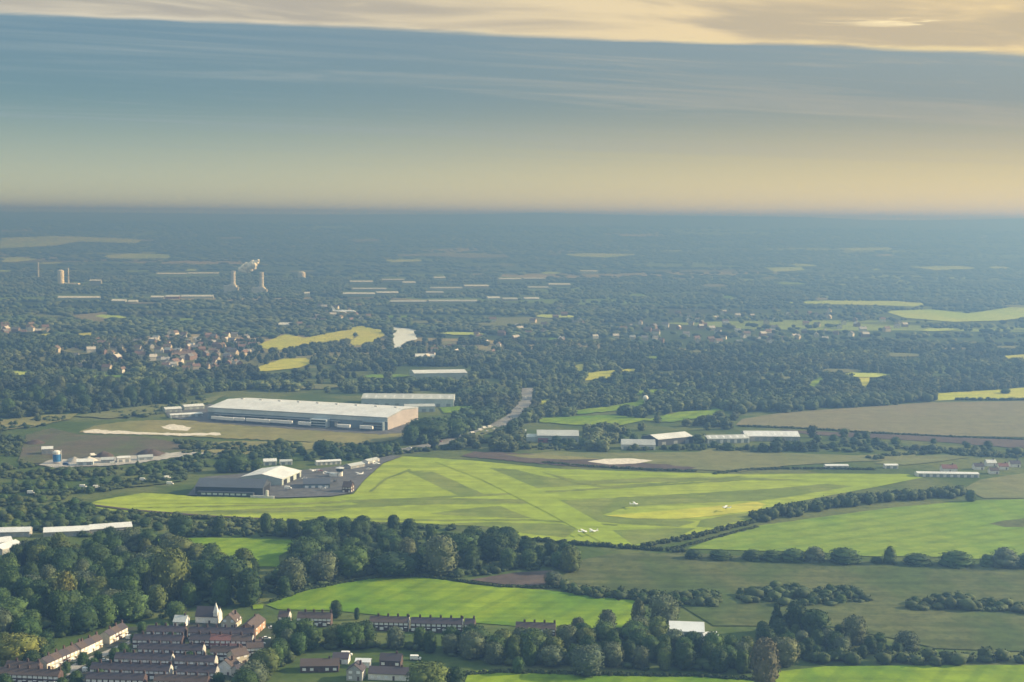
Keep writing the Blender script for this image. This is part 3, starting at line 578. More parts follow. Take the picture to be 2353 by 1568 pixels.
# ---- terraced houses: one house a unit, each with its own roof, chimney, windows and door
_hc = {}
def terrace_house(L, W, h, hr, wall, roof, gable_pale=False):
    k = (round(L, 2), wall, roof)
    if k in _hc: return copy_tree(_hc[k])
    r = empty('terraced_house', (0, 0, 0))
    gable_body(MB(), L - 0.04, W, h, hr).obj('wall', MT[wall], r); rf = gable_roof(MB(), L - 0.04, W, h, hr, end=0.0).obj('roof', MT[roof], r)
    MB().box(L * 0.28, L * 0.28 + 1.0, -0.35, 0.35, hr - 0.4, hr + 1.3).box(L * 0.28 + 0.1, L * 0.28 + 0.35, -0.12, 0.12, hr + 1.3, hr + 1.7).box(L * 0.28 + 0.6, L * 0.28 + 0.85, -0.12, 0.12, hr + 1.3, hr + 1.7).obj('chimney', MT['brick'], rf)
    for x in (-L * 0.25, L * 0.25): window(r, x, -W / 2, 3.95, 1.9, 1.45)
    window(r, -L * 0.22, -W / 2, 1.45, 1.9, 1.45)
    slab(r, 'door', MT['door'], L * 0.16, L * 0.16 + 0.95, -W / 2 - 0.06, -W / 2, 0, 2.05)
    MB().box(L * 0.10, L * 0.40, -W / 2 - 0.85, -W / 2 - 0.02, 2.25, 2.40).obj('porch_canopy', MT['frame'], r)
    _hc[k] = r; return r
def lab(o, s, cat, group=None): return tag(o, s, cat, group)
def terrace(A, B, where, group, W=5.8, h=4.7, hr=6.7, wall='brick', roof='slate', unit=4.8, walls=None):
    c, rz, L = frame_of(A, B, W); n = max(1, round(L / unit)); u = L / n; ax = Vector((math.cos(rz), math.sin(rz), 0))
    for i in range(n):
        wl, rf = (walls[i % len(walls)] if walls else (wall, roof))
        o = terrace_house(u, W, h, hr, wl, rf); o.location = c + ax * (-L / 2 + u * (i + 0.5)); o.rotation_euler = (0, 0, rz)
        cw = {'brick': 'brown brick', 'red_brick': 'purplish brick', 'render': 'cream rendered', 'white_wall': 'white', 'orange': 'orange brick', 'grey_wall': 'grey rendered'}[wl]
        if n == 1: s = f'{cw} house standing alone {where}'
        elif i == 0: s = f'{cw} house at the left end of {where}'
        elif i == n - 1: s = f'{cw} house at the right end of {where}'
        else: s = f'{cw} house, {ORD[i]} from the left in {where}'
        lab(o, s, 'terraced house', group)
    # pale gable end wall as part of the last house
    return n
E_ = 'terraced houses of the estate'
terrace((434, 1492), (578, 1495), 'the purplish top terrace', E_, walls=[('brick', 'slate'), ('brick', 'slate'), ('red_brick', 'red_tile'), ('red_brick', 'red_tile'), ('brick', 'tile'), ('brick', 'tile')])
terrace((432, 1475), (582, 1478), 'the dark terrace above the purplish one', E_)
terrace((336, 1472), (424, 1474), 'the short dark terrace behind the white van', E_)
terrace((566, 1512), (606, 1510), 'the small terrace under the low white house', E_, roof='tile')
terrace((304, 1492), (418, 1495), 'the dark terrace left of the purplish one', E_)
terrace((316, 1513), (464, 1518), 'the long terrace below the pale lane', E_)
terrace((482, 1520), (546, 1522), 'the short terrace by the white van', E_, roof='tile')
terrace((262, 1536), (392, 1540), 'the second terrace of the estate', E_)
terrace((400, 1541), (492, 1544), 'the terrace left of the white gabled house', E_)
terrace((206, 1560), (388, 1566), 'the third, longest terrace', E_)
terrace((404, 1566), (494, 1570), 'the lower terrace by the bare gable', E_, walls=[('grey_wall', 'slate'), ('brick', 'slate')])
terrace((196, 1583), (330, 1587), 'the nearest terrace at the picture edge', E_)
terrace((352, 1588), (476, 1592), 'the nearest terrace under the bare gable', E_, roof='tile')
terrace((-8, 1572), (134, 1578), 'the terrace in the left corner', E_, roof='tile')
D_ = 'sunlit diagonal houses of the estate'
terrace((108, 1548), (196, 1508), 'the sunlit slanting row nearest the yellow tree', D_, walls=[('render', 'slate'), ('grey_wall', 'tile'), ('brick', 'slate'), ('render', 'tile')], unit=6.0)
terrace((186, 1514), (236, 1490), 'the middle of the slanting rows', D_, walls=[('render', 'tile'), ('white_wall', 'slate')], unit=6.5)
terrace((252, 1484), (294, 1462), 'the far end of the slanting rows', D_, walls=[('render', 'slate'), ('brick', 'tile')], unit=6.5)
F_ = 'terraced houses along the sunlit pasture'
for A, B, nm_ in [((638, 1438), (662, 1439), 'at the left corner of the sunlit pasture'), ((682, 1440), (760, 1442), 'the first terrace along the sunlit pasture'), ((848, 1450), (938, 1452), 'the second terrace along the sunlit pasture'),
                  ((943, 1453), (1062, 1456), 'the longest terrace along the sunlit pasture'), ((1066, 1456), (1090, 1457), 'past the longest terrace of the sunlit pasture'), ((1184, 1464), (1276, 1467), 'the last terrace along the sunlit pasture')]:
    terrace(A, B, nm_, F_, roof='slate' if 'longest' in nm_ else 'tile', hr=6.9)
def gable_ends(A, B, W, m, label, h=4.7, hr=6.7):
    """thin wall against the right end of a row, painted pale for sunlit gables"""
    b = G(*B); a = G(*A); rz = math.atan2((b - a).y, (b - a).x)
    r = empty('end_wall', b + Vector((math.cos(rz), math.sin(rz), 0)) * 0.16 + Vector((-math.sin(rz), math.cos(rz), 0)) * W / 2, rz)
    gable_body(MB(), 0.22, W - 0.1, h, hr + 0.5).obj('wall', m, r); MB().box(-0.25, 0.25, -0.5, 0.5, hr + 0.2, hr + 1.3).obj('chimney', MT['brick'], r)
    return tag(r, label, 'gable wall', 'pale gable walls of the terraces')
for A, B, lb in [((434, 1492), (578, 1495), 'pale gable wall closing the purplish top terrace'), ((316, 1513), (464, 1518), 'grey gable wall closing the terrace below the pale lane'), ((262, 1536), (392, 1540), 'pale gable wall closing the second terrace'),
                 ((400, 1541), (492, 1544), 'pale gable wall beside the white gabled house'), ((206, 1560), (388, 1566), 'pale gable wall closing the third, longest terrace'), ((404, 1566), (494, 1570), 'tall bare gable wall at the foot of the estate'),
                 ((848, 1450), (938, 1452), 'sunlit gable wall of the second pasture terrace'), ((943, 1453), (1062, 1456), 'sunlit gable wall of the longest pasture terrace'), ((638, 1438), (662, 1439), 'sunlit gable wall of the corner house by the pasture')]:
    gable_ends(A, B, 5.8, MT['grey_pale'] if 'sunlit' in lb or 'pale' in lb else MT['grey_wall'], lb)
# ---- detached houses
def house(name, A, B, W, h, hr, wall, roof, label, cat='house', axis='x', hip=False, wins=2, floors=2, door=True, chimney=True, side=0, pane='pane', group=None, extra=None):
    c, rz, L = frame_of(A, B, W); r = empty(name, c, rz)
    if hip:
        slab(r, 'wall', MT[wall], -L / 2, L / 2, -W / 2, W / 2, 0, h - 0.22); rf = hip_roof(MB(), L, W, h, hr).obj('roof', MT[roof], r)
    else:
        gable_body(MB(), L, W, h, hr, axis).obj('wall', MT[wall], r); rf = gable_roof(MB(), L, W, h, hr, axis=axis).obj('roof', MT[roof], r)
    if chimney: MB().box(L * 0.22, L * 0.22 + 0.9, -0.3, 0.4, hr - (0.8 if not hip else 0.6), hr + 1.2).obj('chimney', MT['brick'], rf)
    for f in range(floors):
        for i in range(wins):
            if f == 0 and door and i == wins // 2: continue
            window(r, -L / 2 + L * (i + 0.5) / wins, -W / 2, 1.45 + f * 2.5, min(1.6, L / wins * 0.6), 1.25, 0, pane)
    for f in range(floors if side else 0):
        for i in range(side): window(r, L / 2, -W / 2 + W * (i + 0.5) / side, 1.45 + f * 2.5, 1.3, 1.25, math.pi / 2, pane)
    if door: slab(r, 'door', MT['door'], -L / 2 + L * (wins // 2 + 0.5) / wins - 0.5, -L / 2 + L * (wins // 2 + 0.5) / wins + 0.5, -W / 2 - 0.06, -W / 2, 0, 2.05)
    if extra: extra(r, L, W)
    return tag(r, label, cat, group)
house('house', (398, 1443), (426, 1444), 7, 3.2, 5.6, 'white_wall', 'grey_roof', 'small white house with grey roof beside the neat round tree', wins=3, floors=1, side=1)
house('house', (508, 1444), (542, 1446), 8.5, 3.6, 7.4, 'render', 'tile', 'house with a big brown roof right of the spire', hip=False, axis='y', wins=2, side=2)
house('house', (586, 1466), (610, 1444), 8, 4.6, 7.2, 'orange', 'tile', 'orange brick house with a brown roof at the head of the estate', wins=3, side=2)
house('house', (566, 1452), (580, 1453), 6, 3.0, 5.0, 'white_wall', 'slate', 'small pale house just left of the orange brick house', wins=2, floors=1, chimney=False)
house('house', (500, 1552), (532, 1556), 7, 4.8, 7.6, 'white_wall', 'tile', 'white gabled house right of the lower terraces', axis='y', wins=2, side=2)
house('house', (540, 1532), (572, 1524), 7, 4.6, 7.0, 'render', 'tile', 'cream house among trees on the right of the estate', wins=2, side=2)
house('house', (548, 1566), (574, 1560), 6.5, 4.2, 6.6, 'grey_wall', 'slate', 'grey house at the estate corner nearest the dark trees', wins=2, side=1)
house('house', (584, 1500), (606, 1497), 6.5, 3.0, 5.2, 'white_wall', 'tile', 'low white house right of the purplish top terrace', wins=2, floors=1, side=1)
house('house', (520, 1496 + 10), (548, 1508), 5, 3.0, 5.0, 'render', 'red_tile', 'little cream outbuilding under the purplish top terrace', wins=2, floors=1, chimney=False)
def tower_extra(r, L, W):
    s = MB().box(L / 2 - 2.2, L / 2, -W / 2 - 0.12, -W / 2 + 2.2, 0, 6.2).obj('tower', MT['white_wall'], r)
    MB().add([(L / 2 - 2.35, -W / 2 - 0.27, 6.2), (L / 2 + 0.15, -W / 2 - 0.27, 6.2), (L / 2 + 0.15, -W / 2 + 2.35, 6.2), (L / 2 - 2.35, -W / 2 + 2.35, 6.2), (L / 2 - 1.1, -W / 2 + 1.05, 11.5)], [(0, 1, 4), (1, 2, 4), (2, 3, 4), (3, 0, 4), (3, 2, 1, 0)]).obj('spire', MT['white_wall'], s)
house('chapel', (449, 1434), (500, 1436), 8, 4.2, 8.2, 'white_wall', 'slate', 'white chapel with a slim pale spire at the head of the estate', 'chapel', wins=4, floors=1, side=1, chimney=False, extra=tower_extra)
house('bungalow', (690, 1546), (778, 1545), 8, 3.0, 5.2, 'brick', 'tile', 'long low brown bungalow at the foot of the tree band', 'house', wins=5, floors=1)
house('bungalow', (764, 1526), (800, 1527), 6, 2.8, 4.6, 'white_wall', 'slate', 'small pale bungalow behind the long low brown one', 'house', wins=3, floors=1, chimney=False)
house('house', (796, 1564), (832, 1566), 7, 4.6, 7.4, 'grey_wall', 'slate', 'grey gabled house among the low houses at the picture edge', axis='y', wins=2, side=2)
house('bungalow', (846, 1562), (946, 1566), 8, 3.0, 5.0, 'white_wall', 'slate', 'long low house with a white front left of the olive dome tree', 'house', wins=6, floors=1)
house('bungalow', (816, 1534), (850, 1535), 5, 2.6, 3.6, 'white_wall', 'white_roof', 'white flat-looking bungalow among the low houses', 'house', wins=3, floors=1, chimney=False)
house('house', (872, 1532), (920, 1534), 7, 3.0, 5.4, 'brick', 'slate', 'dark slate roofed house behind the long white fronted one', wins=3, floors=1)
# ---- sheds, units, warehouses
def shed(name, A, B, W, h, hr, wall, roof, label, cat, doors=0, door_h=3.6, door_m='shutter', bays=None, side_doors=0, axis='x', group=None, ov=0.4, extra=None, lights=0):
    c, rz, L = frame_of(A, B, W); r = empty(name, c, rz)
    gable_body(MB(), L, W, h, hr, axis).obj('wall', MT[wall], r); rf = gable_roof(MB(), L, W, h, hr, ov, 0.25, axis).obj('roof', MT[roof], r)
    for i in range(doors):
        x = -L / 2 + L * (i + 0.5) / doors; wd = min(4.5, L / doors * 0.55); slab(r, 'loading_door', MT[door_m], x - wd / 2, x + wd / 2, -W / 2 - 0.10, -W / 2 - 0.01, 0, door_h)
    for i in range(side_doors):
        y = -W / 2 + W * (i + 0.5) / side_doors; wd = min(7.0, W / side_doors * 0.6); slab(r, 'loading_door', MT[door_m], L / 2 + 0.01, L / 2 + 0.10, y - wd / 2, y + wd / 2, 0, door_h)
    for i in range(lights):
        x = -L / 2 + L * (i + 0.5) / lights; s = (hr - h) / (W / 2)
        if axis == 'x':
            y0, y1 = -W * 0.38, -W * 0.12; z0 = h + (W / 2 + y0) * s + 0.31; z1 = h + (W / 2 + y1) * s + 0.31
            MB().add([(x - 0.8, y0, z0), (x + 0.8, y0, z0), (x + 0.8, y1, z1), (x - 0.8, y1, z1), (x - 0.8, y0, z0 - .05), (x + 0.8, y0, z0 - .05), (x + 0.8, y1, z1 - .05), (x - 0.8, y1, z1 - .05)],
                     [(0, 1, 2, 3), (7, 6, 5, 4), (0, 4, 5, 1), (1, 5, 6, 2), (2, 6, 7, 3), (3, 7, 4, 0)]).obj('skylight', MT['pane'], rf)
    if bays: bays(r, L, W)
    return tag(r, label, cat, group)
def great(r, L, W):
    slab(r, 'fascia_band', MT['light_clad'], -L / 2 - 0.25, L / 2 + 0.25, -W / 2 - 0.45, -W / 2 - 0.02, 8.4, 12.7)
    for i in range(16): x = -L / 2 + 12 + i * (L - 60) / 16; slab(r, 'loading_door', MT['shutter'] if i % 3 else MT['white_wall'], x, x + 3.6, -W / 2 - 0.16, -W / 2 - 0.03, 1.2, 5.4)
    slab(r, 'dock_canopy', MT['steel'], -L / 2 + 8, L / 2 - 50, -W / 2 - 3.2, -W / 2 - 0.5, 6.6, 7.0)
    o = slab(r, 'office_block', MT['light_clad'], L * 0.10, L * 0.19, -W / 2 - 9, -W / 2 - 0.5, 0, 8.5)
    for f in range(3): slab(o, 'window_band', MT['dark_pane'], L * 0.105, L * 0.185, -W / 2 - 9.1, -W / 2 - 9.0, 1.2 + 2.6 * f, 2.6 + 2.6 * f)
    o = slab(r, 'corner_office', MT['blue_clad'], L / 2 - 24, L / 2 - 2, -W / 2 - 7, -W / 2 - 0.5, 0, 9.0)
    for f in range(3): slab(o, 'window_band', MT['dark_pane'], L / 2 - 23, L / 2 - 3, -W / 2 - 7.1, -W / 2 - 7.0, 1.2 + 2.6 * f, 2.7 + 2.6 * f)
    for i in range(5): y = -W / 2 + 10 + i * (W - 20) / 5; slab(r, 'side_door', MT['shutter'], L / 2 + 0.02, L / 2 + 0.14, y, y + 4, 0, 4.5)
    for k_ in range(2):
        for i in range(22): x = -L / 2 + 8 + i * (L - 16) / 21; y0 = (-0.36 if k_ == 0 else -0.20) * W; sl = 3.4 / (W / 2); z0 = 13.0 + (W / 2 + y0) * sl + 0.30; MB().add([(x - 1, y0, z0), (x + 1, y0, z0), (x + 1, y0 + 7, z0 + 7 * sl), (x - 1, y0 + 7, z0 + 7 * sl), (x - 1, y0, z0 - .06), (x + 1, y0, z0 - .06), (x + 1, y0 + 7, z0 + 7 * sl - .06), (x - 1, y0 + 7, z0 + 7 * sl - .06)], [(0, 1, 2, 3), (7, 6, 5, 4), (0, 4, 5, 1), (1, 5, 6, 2), (2, 6, 7, 3), (3, 7, 4, 0)]).obj('skylight', MT['skylight'], r)
    for i in range(9): x = -L / 2 + 12 + i * (L - 24) / 8; MB().box(x - 1.4, x + 1.4, W * 0.10, W * 0.10 + 2.4, 15.0, 17.0).obj('roof_vent', MT['steel'], r)
shed('warehouse', (479, 965), (890, 990), 80, 13.0, 16.4, 'blue_clad', 'pale_roof', 'great pale roofed warehouse with a blue grey front and pinkish end wall', 'warehouse', bays=great, ov=1.2)
# end wall of the great warehouse, its sunlit pink painted into the colour
wh = [o for o in bpy.data.objects if o.name == 'warehouse'][0]
_c, _rz, _L = frame_of((479, 965), (890, 990), 80); gable_body(MB(), 0.3, 79, 12.4, 15.6).obj('end_wall', MT['lit_pink_clad'], wh).location = (_L / 2 + 0.18, 0, 0)
shed('warehouse', (830, 934), (1042, 936), 46, 8.5, 11, 'light_clad', 'grey_roof', 'long grey warehouse directly behind the great one', 'warehouse', doors=9, lights=10)
shed('warehouse', (952, 874), (1074, 872), 40, 8.5, 10.5, 'green_clad', 'pale_roof', 'pale warehouse standing alone in the woods behind the great one', 'warehouse', doors=6)
shed('canopy_shed', (380, 950), (418, 948), 12, 4, 5.5, 'green_clad', 'white_roof', 'white low shed, left of two beside the great warehouse', 'shed', doors=3)
shed('canopy_shed', (424, 944), (470, 941), 12, 4, 5.5, 'green_clad', 'white_roof', 'white low shed touching the left end of the great warehouse', 'shed', doors=3)
shed('canopy_shed', (392, 962), (466, 958), 9, 3.2, 4.2, 'light_clad', 'white_roof', 'long white canopy in the yard left of the great warehouse', 'shed', doors=5)
def dark_h(r, L, W):
    slab(r, 'hangar_door', MT['opening'], L / 2 + 0.02, L / 2 + 0.14, -W * 0.36, W * 0.36, 0, 6.2)
    slab(r, 'lean_to', MT['dark_clad'], -L / 2 + 3, L / 2 - 6, -W / 2 - 5, -W / 2 - 0.02, 0, 3.4)
    for i in range(8): x = -L / 2 + 6 + i * (L - 16) / 8; slab(r, 'window_band', MT['light_clad'], x, x + 3.2, -W / 2 - 5.08, -W / 2 - 5.0, 1.2, 2.6)
shed('hangar', (449, 1137), (604, 1141), 24, 6.2, 10.5, 'dark_clad', 'dark_roof', 'long dark blue hangar with a black open doorway at its right end', 'hangar', bays=dark_h, ov=0.6)
def pale_h(r, L, W):
    for i in range(3): x = -L / 2 + L * (i + 0.5) / 3; slab(r, 'hangar_door', MT['opening'], x - 3.2, x + 3.2, -W / 2 - 0.14, -W / 2 - 0.02, 0, 4.6)
shed('hangar', (648, 1118), (692, 1098), 34, 5.6, 8.6, 'green_clad', 'white_roof', 'pale roofed hangar with dark doors right of the dark blue one', 'hangar', bays=pale_h, ov=0.5)
shed('terminal_shed', (697, 1124), (758, 1123), 16, 3.6, 6.6, 'blue_clad', 'dark_roof', 'low blue grey terminal between the pale hangar and the clubhouse', 'terminal', doors=4, door_h=2.4, door_m='pane')
house('clubhouse', (786, 1133), (806, 1134), 9, 4.4, 8.0, 'brick', 'tile', 'dark brown clubhouse with a white bay at the airfield corner', 'clubhouse', wins=3, side=2)
shed('long_shed', (728, 1070), (784, 1067), 7, 2.8, 3.6, 'white_wall', 'white_roof', 'long low white shed behind the terminal', 'shed', doors=5, door_h=2.2)
shed('store_shed', (606, 1070), (636, 1069), 9, 3.2, 4.8, 'white_wall', 'white_roof', 'white shed behind the pale hangar, left of two', 'shed', doors=2, door_h=2.4)
shed('store_shed', (644, 1069), (672, 1068), 8, 2.8, 3.8, 'white_wall', 'grey_roof', 'grey roofed shed behind the pale hangar, right of two', 'shed', doors=2, door_h=2.2)
shed('store_shed', (806, 1080), (838, 1074), 8, 2.8, 4.2, 'grey_wall', 'grey_roof', 'grey shed on the apron edge above the control tower', 'shed', doors=2, door_h=2.2)
shed('store_shed', (846, 1068), (872, 1062), 7, 2.6, 3.8, 'white_wall', 'grey_roof', 'small shed at the far corner of the apron', 'shed', doors=2, door_h=2.2)
r = empty('low_wall', (G(572, 1143) + G(630, 1146)) / 2, math.atan2((G(630, 1146) - G(572, 1143)).y, (G(630, 1146) - G(572, 1143)).x))
L = (G(630, 1146) - G(572, 1143)).length; slab(r, 'wall', MT['white_wall'], -L / 2, L / 2, -0.3, 0.3, 0, 1.7); slab(r, 'pillar', MT['white_wall'], L * 0.18, L * 0.18 + 1.6, -0.6, 0.6, 1.7, 6.0); tag(r, 'white low wall with one tall white pillar before the dark hangar', 'wall')
p = G(781, 1096); PLACED.append((p.x, p.y, 5)); r = empty('control_tower', p)
MB().lathe([(2.6, 0), (2.6, 0.3), (2.3, 0.3), (2.3, 4.6)], 8).obj('shaft', MT['white_wall'], r); o = MB().lathe([(2.9, 4.6), (3.0, 4.9), (3.3, 6.9), (3.3, 7.0)], 8).obj('cab', MT['dark_pane'], r); MB().lathe([(3.6, 7.0), (3.6, 7.3), (0.4, 8.1)], 8).obj('roof', MT['white_roof'], r); MB().lathe([(0.06, 8.1), (0.05, 11)], 5).obj('aerial', MT['steel'], r); MB().box(-8, -2.2, -3, 3, 0, 3.0).obj('annexe', MT['white_wall'], r)
tag(r, 'small white control tower above the terminal on the airfield edge', 'control tower')
def red_bays(r, L, W):
    for a, b in ((0.02, 0.27), (0.60, 0.80)): slab(r, 'brick_bay', MT['red_brick'], -L / 2 + a * L, -L / 2 + b * L, -W / 2 - 1.2, -W / 2 - 0.02, 0, 4.2)
    for i in range(5): x = -L / 2 + L * (0.04 + 0.2 * i); slab(r, 'window_band', MT['dark_pane'], x, x + L * 0.11, -W / 2 - (1.32 if i in (0, 1, 3) else 0.1), -W / 2 - (1.2 if i in (0, 1, 3) else 0.0), 1.2, 2.6)
    slab(r, 'side_wing', MT['green_clad'], -L / 2 - 10, -L / 2 - 0.1, -W / 2 + 3, W / 2 - 3, 0, 4.6)
shed('unit', (1234, 1017), (1330, 1018), 26, 6.4, 9.8, 'green_clad', 'grey_roof', 'broad roofed industrial unit with two red brick bays', 'industrial unit', bays=red_bays)
shed('kiosk', (1197, 996), (1209, 996), 4, 2.6, 3.4, 'white_wall', 'white_roof', 'tiny white kiosk left of the red brick unit', 'kiosk')
shed('unit', (1428, 1033), (1506, 1034), 14, 4.4, 8.2, 'white_wall', 'grey_roof', 'pale gabled unit with a white side beside the lane', 'industrial unit', doors=4, door_h=2.8)
shed('unit', (1512, 1026), (1592, 1018), 24, 6.2, 9.0, 'dark_clad', 'white_roof', 'unit with a big pale roof over dark walls', 'industrial unit', doors=3)
shed('unit', (1626, 1020), (1722, 1018), 18, 4.2, 6.6, 'white_wall', 'grey_roof', 'long grey roofed unit, left of the pair under the stubble field', 'industrial unit', doors=6, lights=6)
shed('unit', (1712, 1014), (1838, 1015), 24, 4.6, 8.0, 'grey_wall', 'pale_roof', 'longest pale roofed unit, right of the pair under the stubble field', 'industrial unit', doors=7, lights=8)
shed('long_shed', (2108, 1096), (2250, 1098), 9, 2.8, 3.6, 'white_wall', 'white_roof', 'long low gleaming white shed at the right end of the airfield', 'shed', doors=9, door_h=2.2)
house('farmhouse', (2166, 1086), (2200, 1086), 7, 3.4, 6.0, 'white_wall', 'red_tile', 'white farmhouse with a red roof behind the gleaming shed', 'house', wins=3, floors=1)
shed('long_shed', (1897, 1078), (1950, 1078), 6, 2.6, 3.4, 'white_wall', 'white_roof', 'short white shed alone on the far edge of the airfield', 'shed', doors=4, door_h=2.0)
shed('long_shed', (2034, 1077), (2064, 1077), 6, 2.6, 3.4, 'white_wall', 'white_roof', 'shortest white shed between the others on the airfield edge', 'shed', doors=2, door_h=2.0)
for k, (x0, x1, y, rf, lb) in enumerate([(2240, 1262 + 1000, 1080, 'slate', 'leftmost of the cottages behind the gleaming shed, slate roofed'), (2268, 2290, 1072, 'white_roof', 'white roofed cottage in the middle of the farm group'), (2296, 2318, 1080, 'red_tile', 'red roofed cottage at the right of the farm group'), (2322, 2346, 1074, 'slate', 'last slate roofed cottage of the farm group'), (2276, 2296, 1090, 'tile', 'brown roofed cottage nearest the dull olive field')]):
    house('cottage', (x0, y), (x1, y), 6.5, 3.0, 5.2, 'white_wall', rf, lb, 'house', wins=2, floors=1, group='cottages of the farm group')
for A, B, W, lb in [((100, 1236), (206, 1231), 11, 'long white roofed shed, left of the end-to-end pair'), ((208, 1229), (304, 1222), 11, 'long white roofed shed, right of the end-to-end pair'), ((-20, 1236), (68, 1234), 10, 'white roofed shed at the left border of the picture'),
                    ((-20, 1262), (30, 1256), 11, 'slanting white roofed shed below the border one'), ((6, 1276), (52, 1262), 11, 'nearest slanting white roofed shed on the left')]:
    shed('long_shed', A, B, W, 3.4, 5.4, 'grey_wall', 'white_roof', lb, 'shed', doors=5, door_h=2.4, group='white roofed sheds by the wood')
shed('barn', (1538, 1468), (1618, 1471), 15, 4.0, 6.8, 'white_wall', 'white_roof', 'gleaming white roofed barn among the trees by the scrubby meadow', 'barn', doors=3)
shed('lean_to_shed', (1618, 1474), (1650, 1472), 6, 2.6, 3.6, 'grey_wall', 'white_roof', 'small pale shed touching the right end of the white barn', 'shed', doors=1, door_h=2.2)
# ---- concrete works
p = G(131, 1066); PLACED.append((p.x, p.y, 6)); r = empty('silo', p)
MB().lathe([(3.2, 1.5), (3.2, 10.0), (2.4, 11.0), (0.6, 11.4)], 14).obj('tank', MT['white_wall'], r); MB().lathe([(3.26, 2.0), (3.26, 8.2)], 14).obj('painted_band', MT['blue'], r)
MB().box(-2.9, -2.5, -2.9, -2.5, 0, 2).box(2.5, 2.9, -2.9, -2.5, 0, 2).box(-2.9, -2.5, 2.5, 2.9, 0, 2).box(2.5, 2.9, 2.5, 2.9, 0, 2).obj('stand', MT['steel'], r); MB().box(3.3, 4.0, -0.4, 0.4, 0, 12).obj('ladder', MT['steel'], r)
tag(r, 'white silo with a bright blue band at the concrete works', 'silo')
def heap(x, y, rad, h, m, lb, seed):
    rr = np.random.default_rng(seed); q = G(x, y); PLACED.append((q.x, q.y, rad)); o = MB().lathe([(rad, -0.2), (rad * 0.82, h * 0.28), (rad * 0.5, h * 0.66), (rad * 0.2, h * 0.94), (0.05, h)], 16).obj('aggregate_heap', m, None, True)
    for v in o.data.vertices: v.co.x *= 1 + 0.15 * math.sin(v.co.y * 0.9 + seed); v.co.z *= 1 + 0.12 * math.sin(v.co.x * 1.3 + seed)
    o.location = q; tag(o, lb, 'heap', 'heaps at the concrete works')
terrace((10, 1556), (86, 1560), 'the short terrace behind the left corner one', E_, roof='tile')
heap(170, 1062, 7, 4.2, M['concrete'], 'grey heap just right of the silo', 1); heap(205, 1060, 8, 3.6, M['chalk'], 'pale heap in the middle of the works yard', 2); heap(240, 1050, 9, 4.6, M['dark_earth'], 'dark heap behind the pale one', 3); heap(345, 1046, 13, 5.5, M['dark_earth'], 'broad dark heap on the right of the works yard', 4); heap(80, 1020, 10, 4.0, M['dark_earth'], 'dark heap behind the silo', 5)
shed('works_shed', (176, 1072), (214, 1071), 8, 3.6, 5.4, 'light_clad', 'white_roof', 'pale works shed below the grey heap', 'shed', doors=2, door_h=3)
shed('works_shed', (232, 1066), (262, 1065), 8, 3.2, 4.6, 'grey_wall', 'grey_roof', 'grey works shed in the middle of the yard', 'shed', doors=2, door_h=2.6)
shed('works_shed', (270, 1065), (300, 1063), 6, 4.2, 5.0, 'white_wall', 'white_roof', 'white works shed at the right end of the yard', 'shed', doors=2, door_h=3)
# ---- water tower like white dome
p = at_dist(1483, 905, 1640); p = G(1483, 930); PLACED.append((p.x, p.y, 6)); k = 18 / ppm(p)
r = empty('dome_tower', p); MB().lathe([(1.6, 0), (1.1, 1.0), (1.0, k * 0.55)], 10).obj('mast', MT['white_wall'], r)
MB().lathe([(0.6, k * 0.48)] + [(3.3 * math.sin(a), k * 0.82 - 3.3 * math.cos(a)) for a in np.linspace(0.25, 3.13, 10)], 16).obj('dome', MT['white_wall'], r, True); tag(r, 'white ball-topped tower standing in the woods', 'tower')
# ---- power station far out
def stack(x, ytop, ybase, w0, w1, lb, block=None, bands=2):
    p = G(x, ybase); k = ppm(p); h = (ybase - ytop) / k; r0, r1 = w0 / k / 2, w1 / k / 2; r = empty('chimney_stack', p); nseg = 8
    MB().lathe([(r0 * 1.15, 0), (r0, h * 0.06), (r0 + (r1 - r0) * 0.5, h * 0.55), (r1, h * 0.98), (r1 * 1.08, h * 0.98), (r1 * 1.08, h)], 14).obj('shaft', MT['stack'], r, False)
    for b in range(bands): MB().lathe([(r0 + (r1 - r0) * (0.5 + 0.25 * b) + 0.25, h * (0.55 + 0.25 * b)), (r0 + (r1 - r0) * (0.5 + 0.25 * b) + 0.25, h * (0.58 + 0.25 * b))], 14).obj('platform', MT['steel'], r)
    if block:
        bw, bh = block[0] / k, block[1] / k; MB().box(-bw * 0.72, bw * 0.28, -bw * 0.3, bw * 0.3, 0, bh).box(-bw * 0.3, bw * 0.2, -bw * 0.2, bw * 0.25, bh, bh * 1.18).obj('boiler_house', MT['stack'], r); MB().box(bw * 0.30, bw * 0.42, -bw * 0.3, bw * 0.2, 0, bh * 0.8).obj('side_duct', MT['grey_wall'], r)
    return tag(r, lb, 'chimney', 'chimneys on the hazy plain')
stack(536, 624, 674, 11, 10, 'power station chimney with blocky boiler house, left of the pair under the steam', (28, 17)); stack(601, 627, 676, 11, 10, 'power station chimney with blocky boiler house, right of the pair', (30, 14))
stack(88, 605, 640, 4, 3, 'thin lone chimney farthest left on the hazy plain', None, 1); stack(157, 618, 652, 4, 3.5, 'thin chimney beside the pale silo tower', None, 1)
p = G(140, 657); k = ppm(p); r = empty('silo_tower', p); MB().lathe([(7 / k, 0), (7 / k, 33 / k), (4 / k, 35 / k)], 14).obj('shaft', MT['white_wall'], r); MB().box(4 / k, 40 / k, -8 / k, 8 / k, 0, 6 / k).obj('low_block', MT['white_wall'], r); tag(r, 'pale broad silo tower on the hazy plain', 'tower')
p = G(693, 641); k = ppm(p); r = empty('gas_holder', p); MB().lathe([(9 / k, 0), (9 / k, 13 / k), (7 / k, 15.5 / k), (1 / k, 17 / k)], 20).obj('drum', MT['stack'], r); tag(r, 'faint grey drum right of the power station', 'tank')
FARS = []
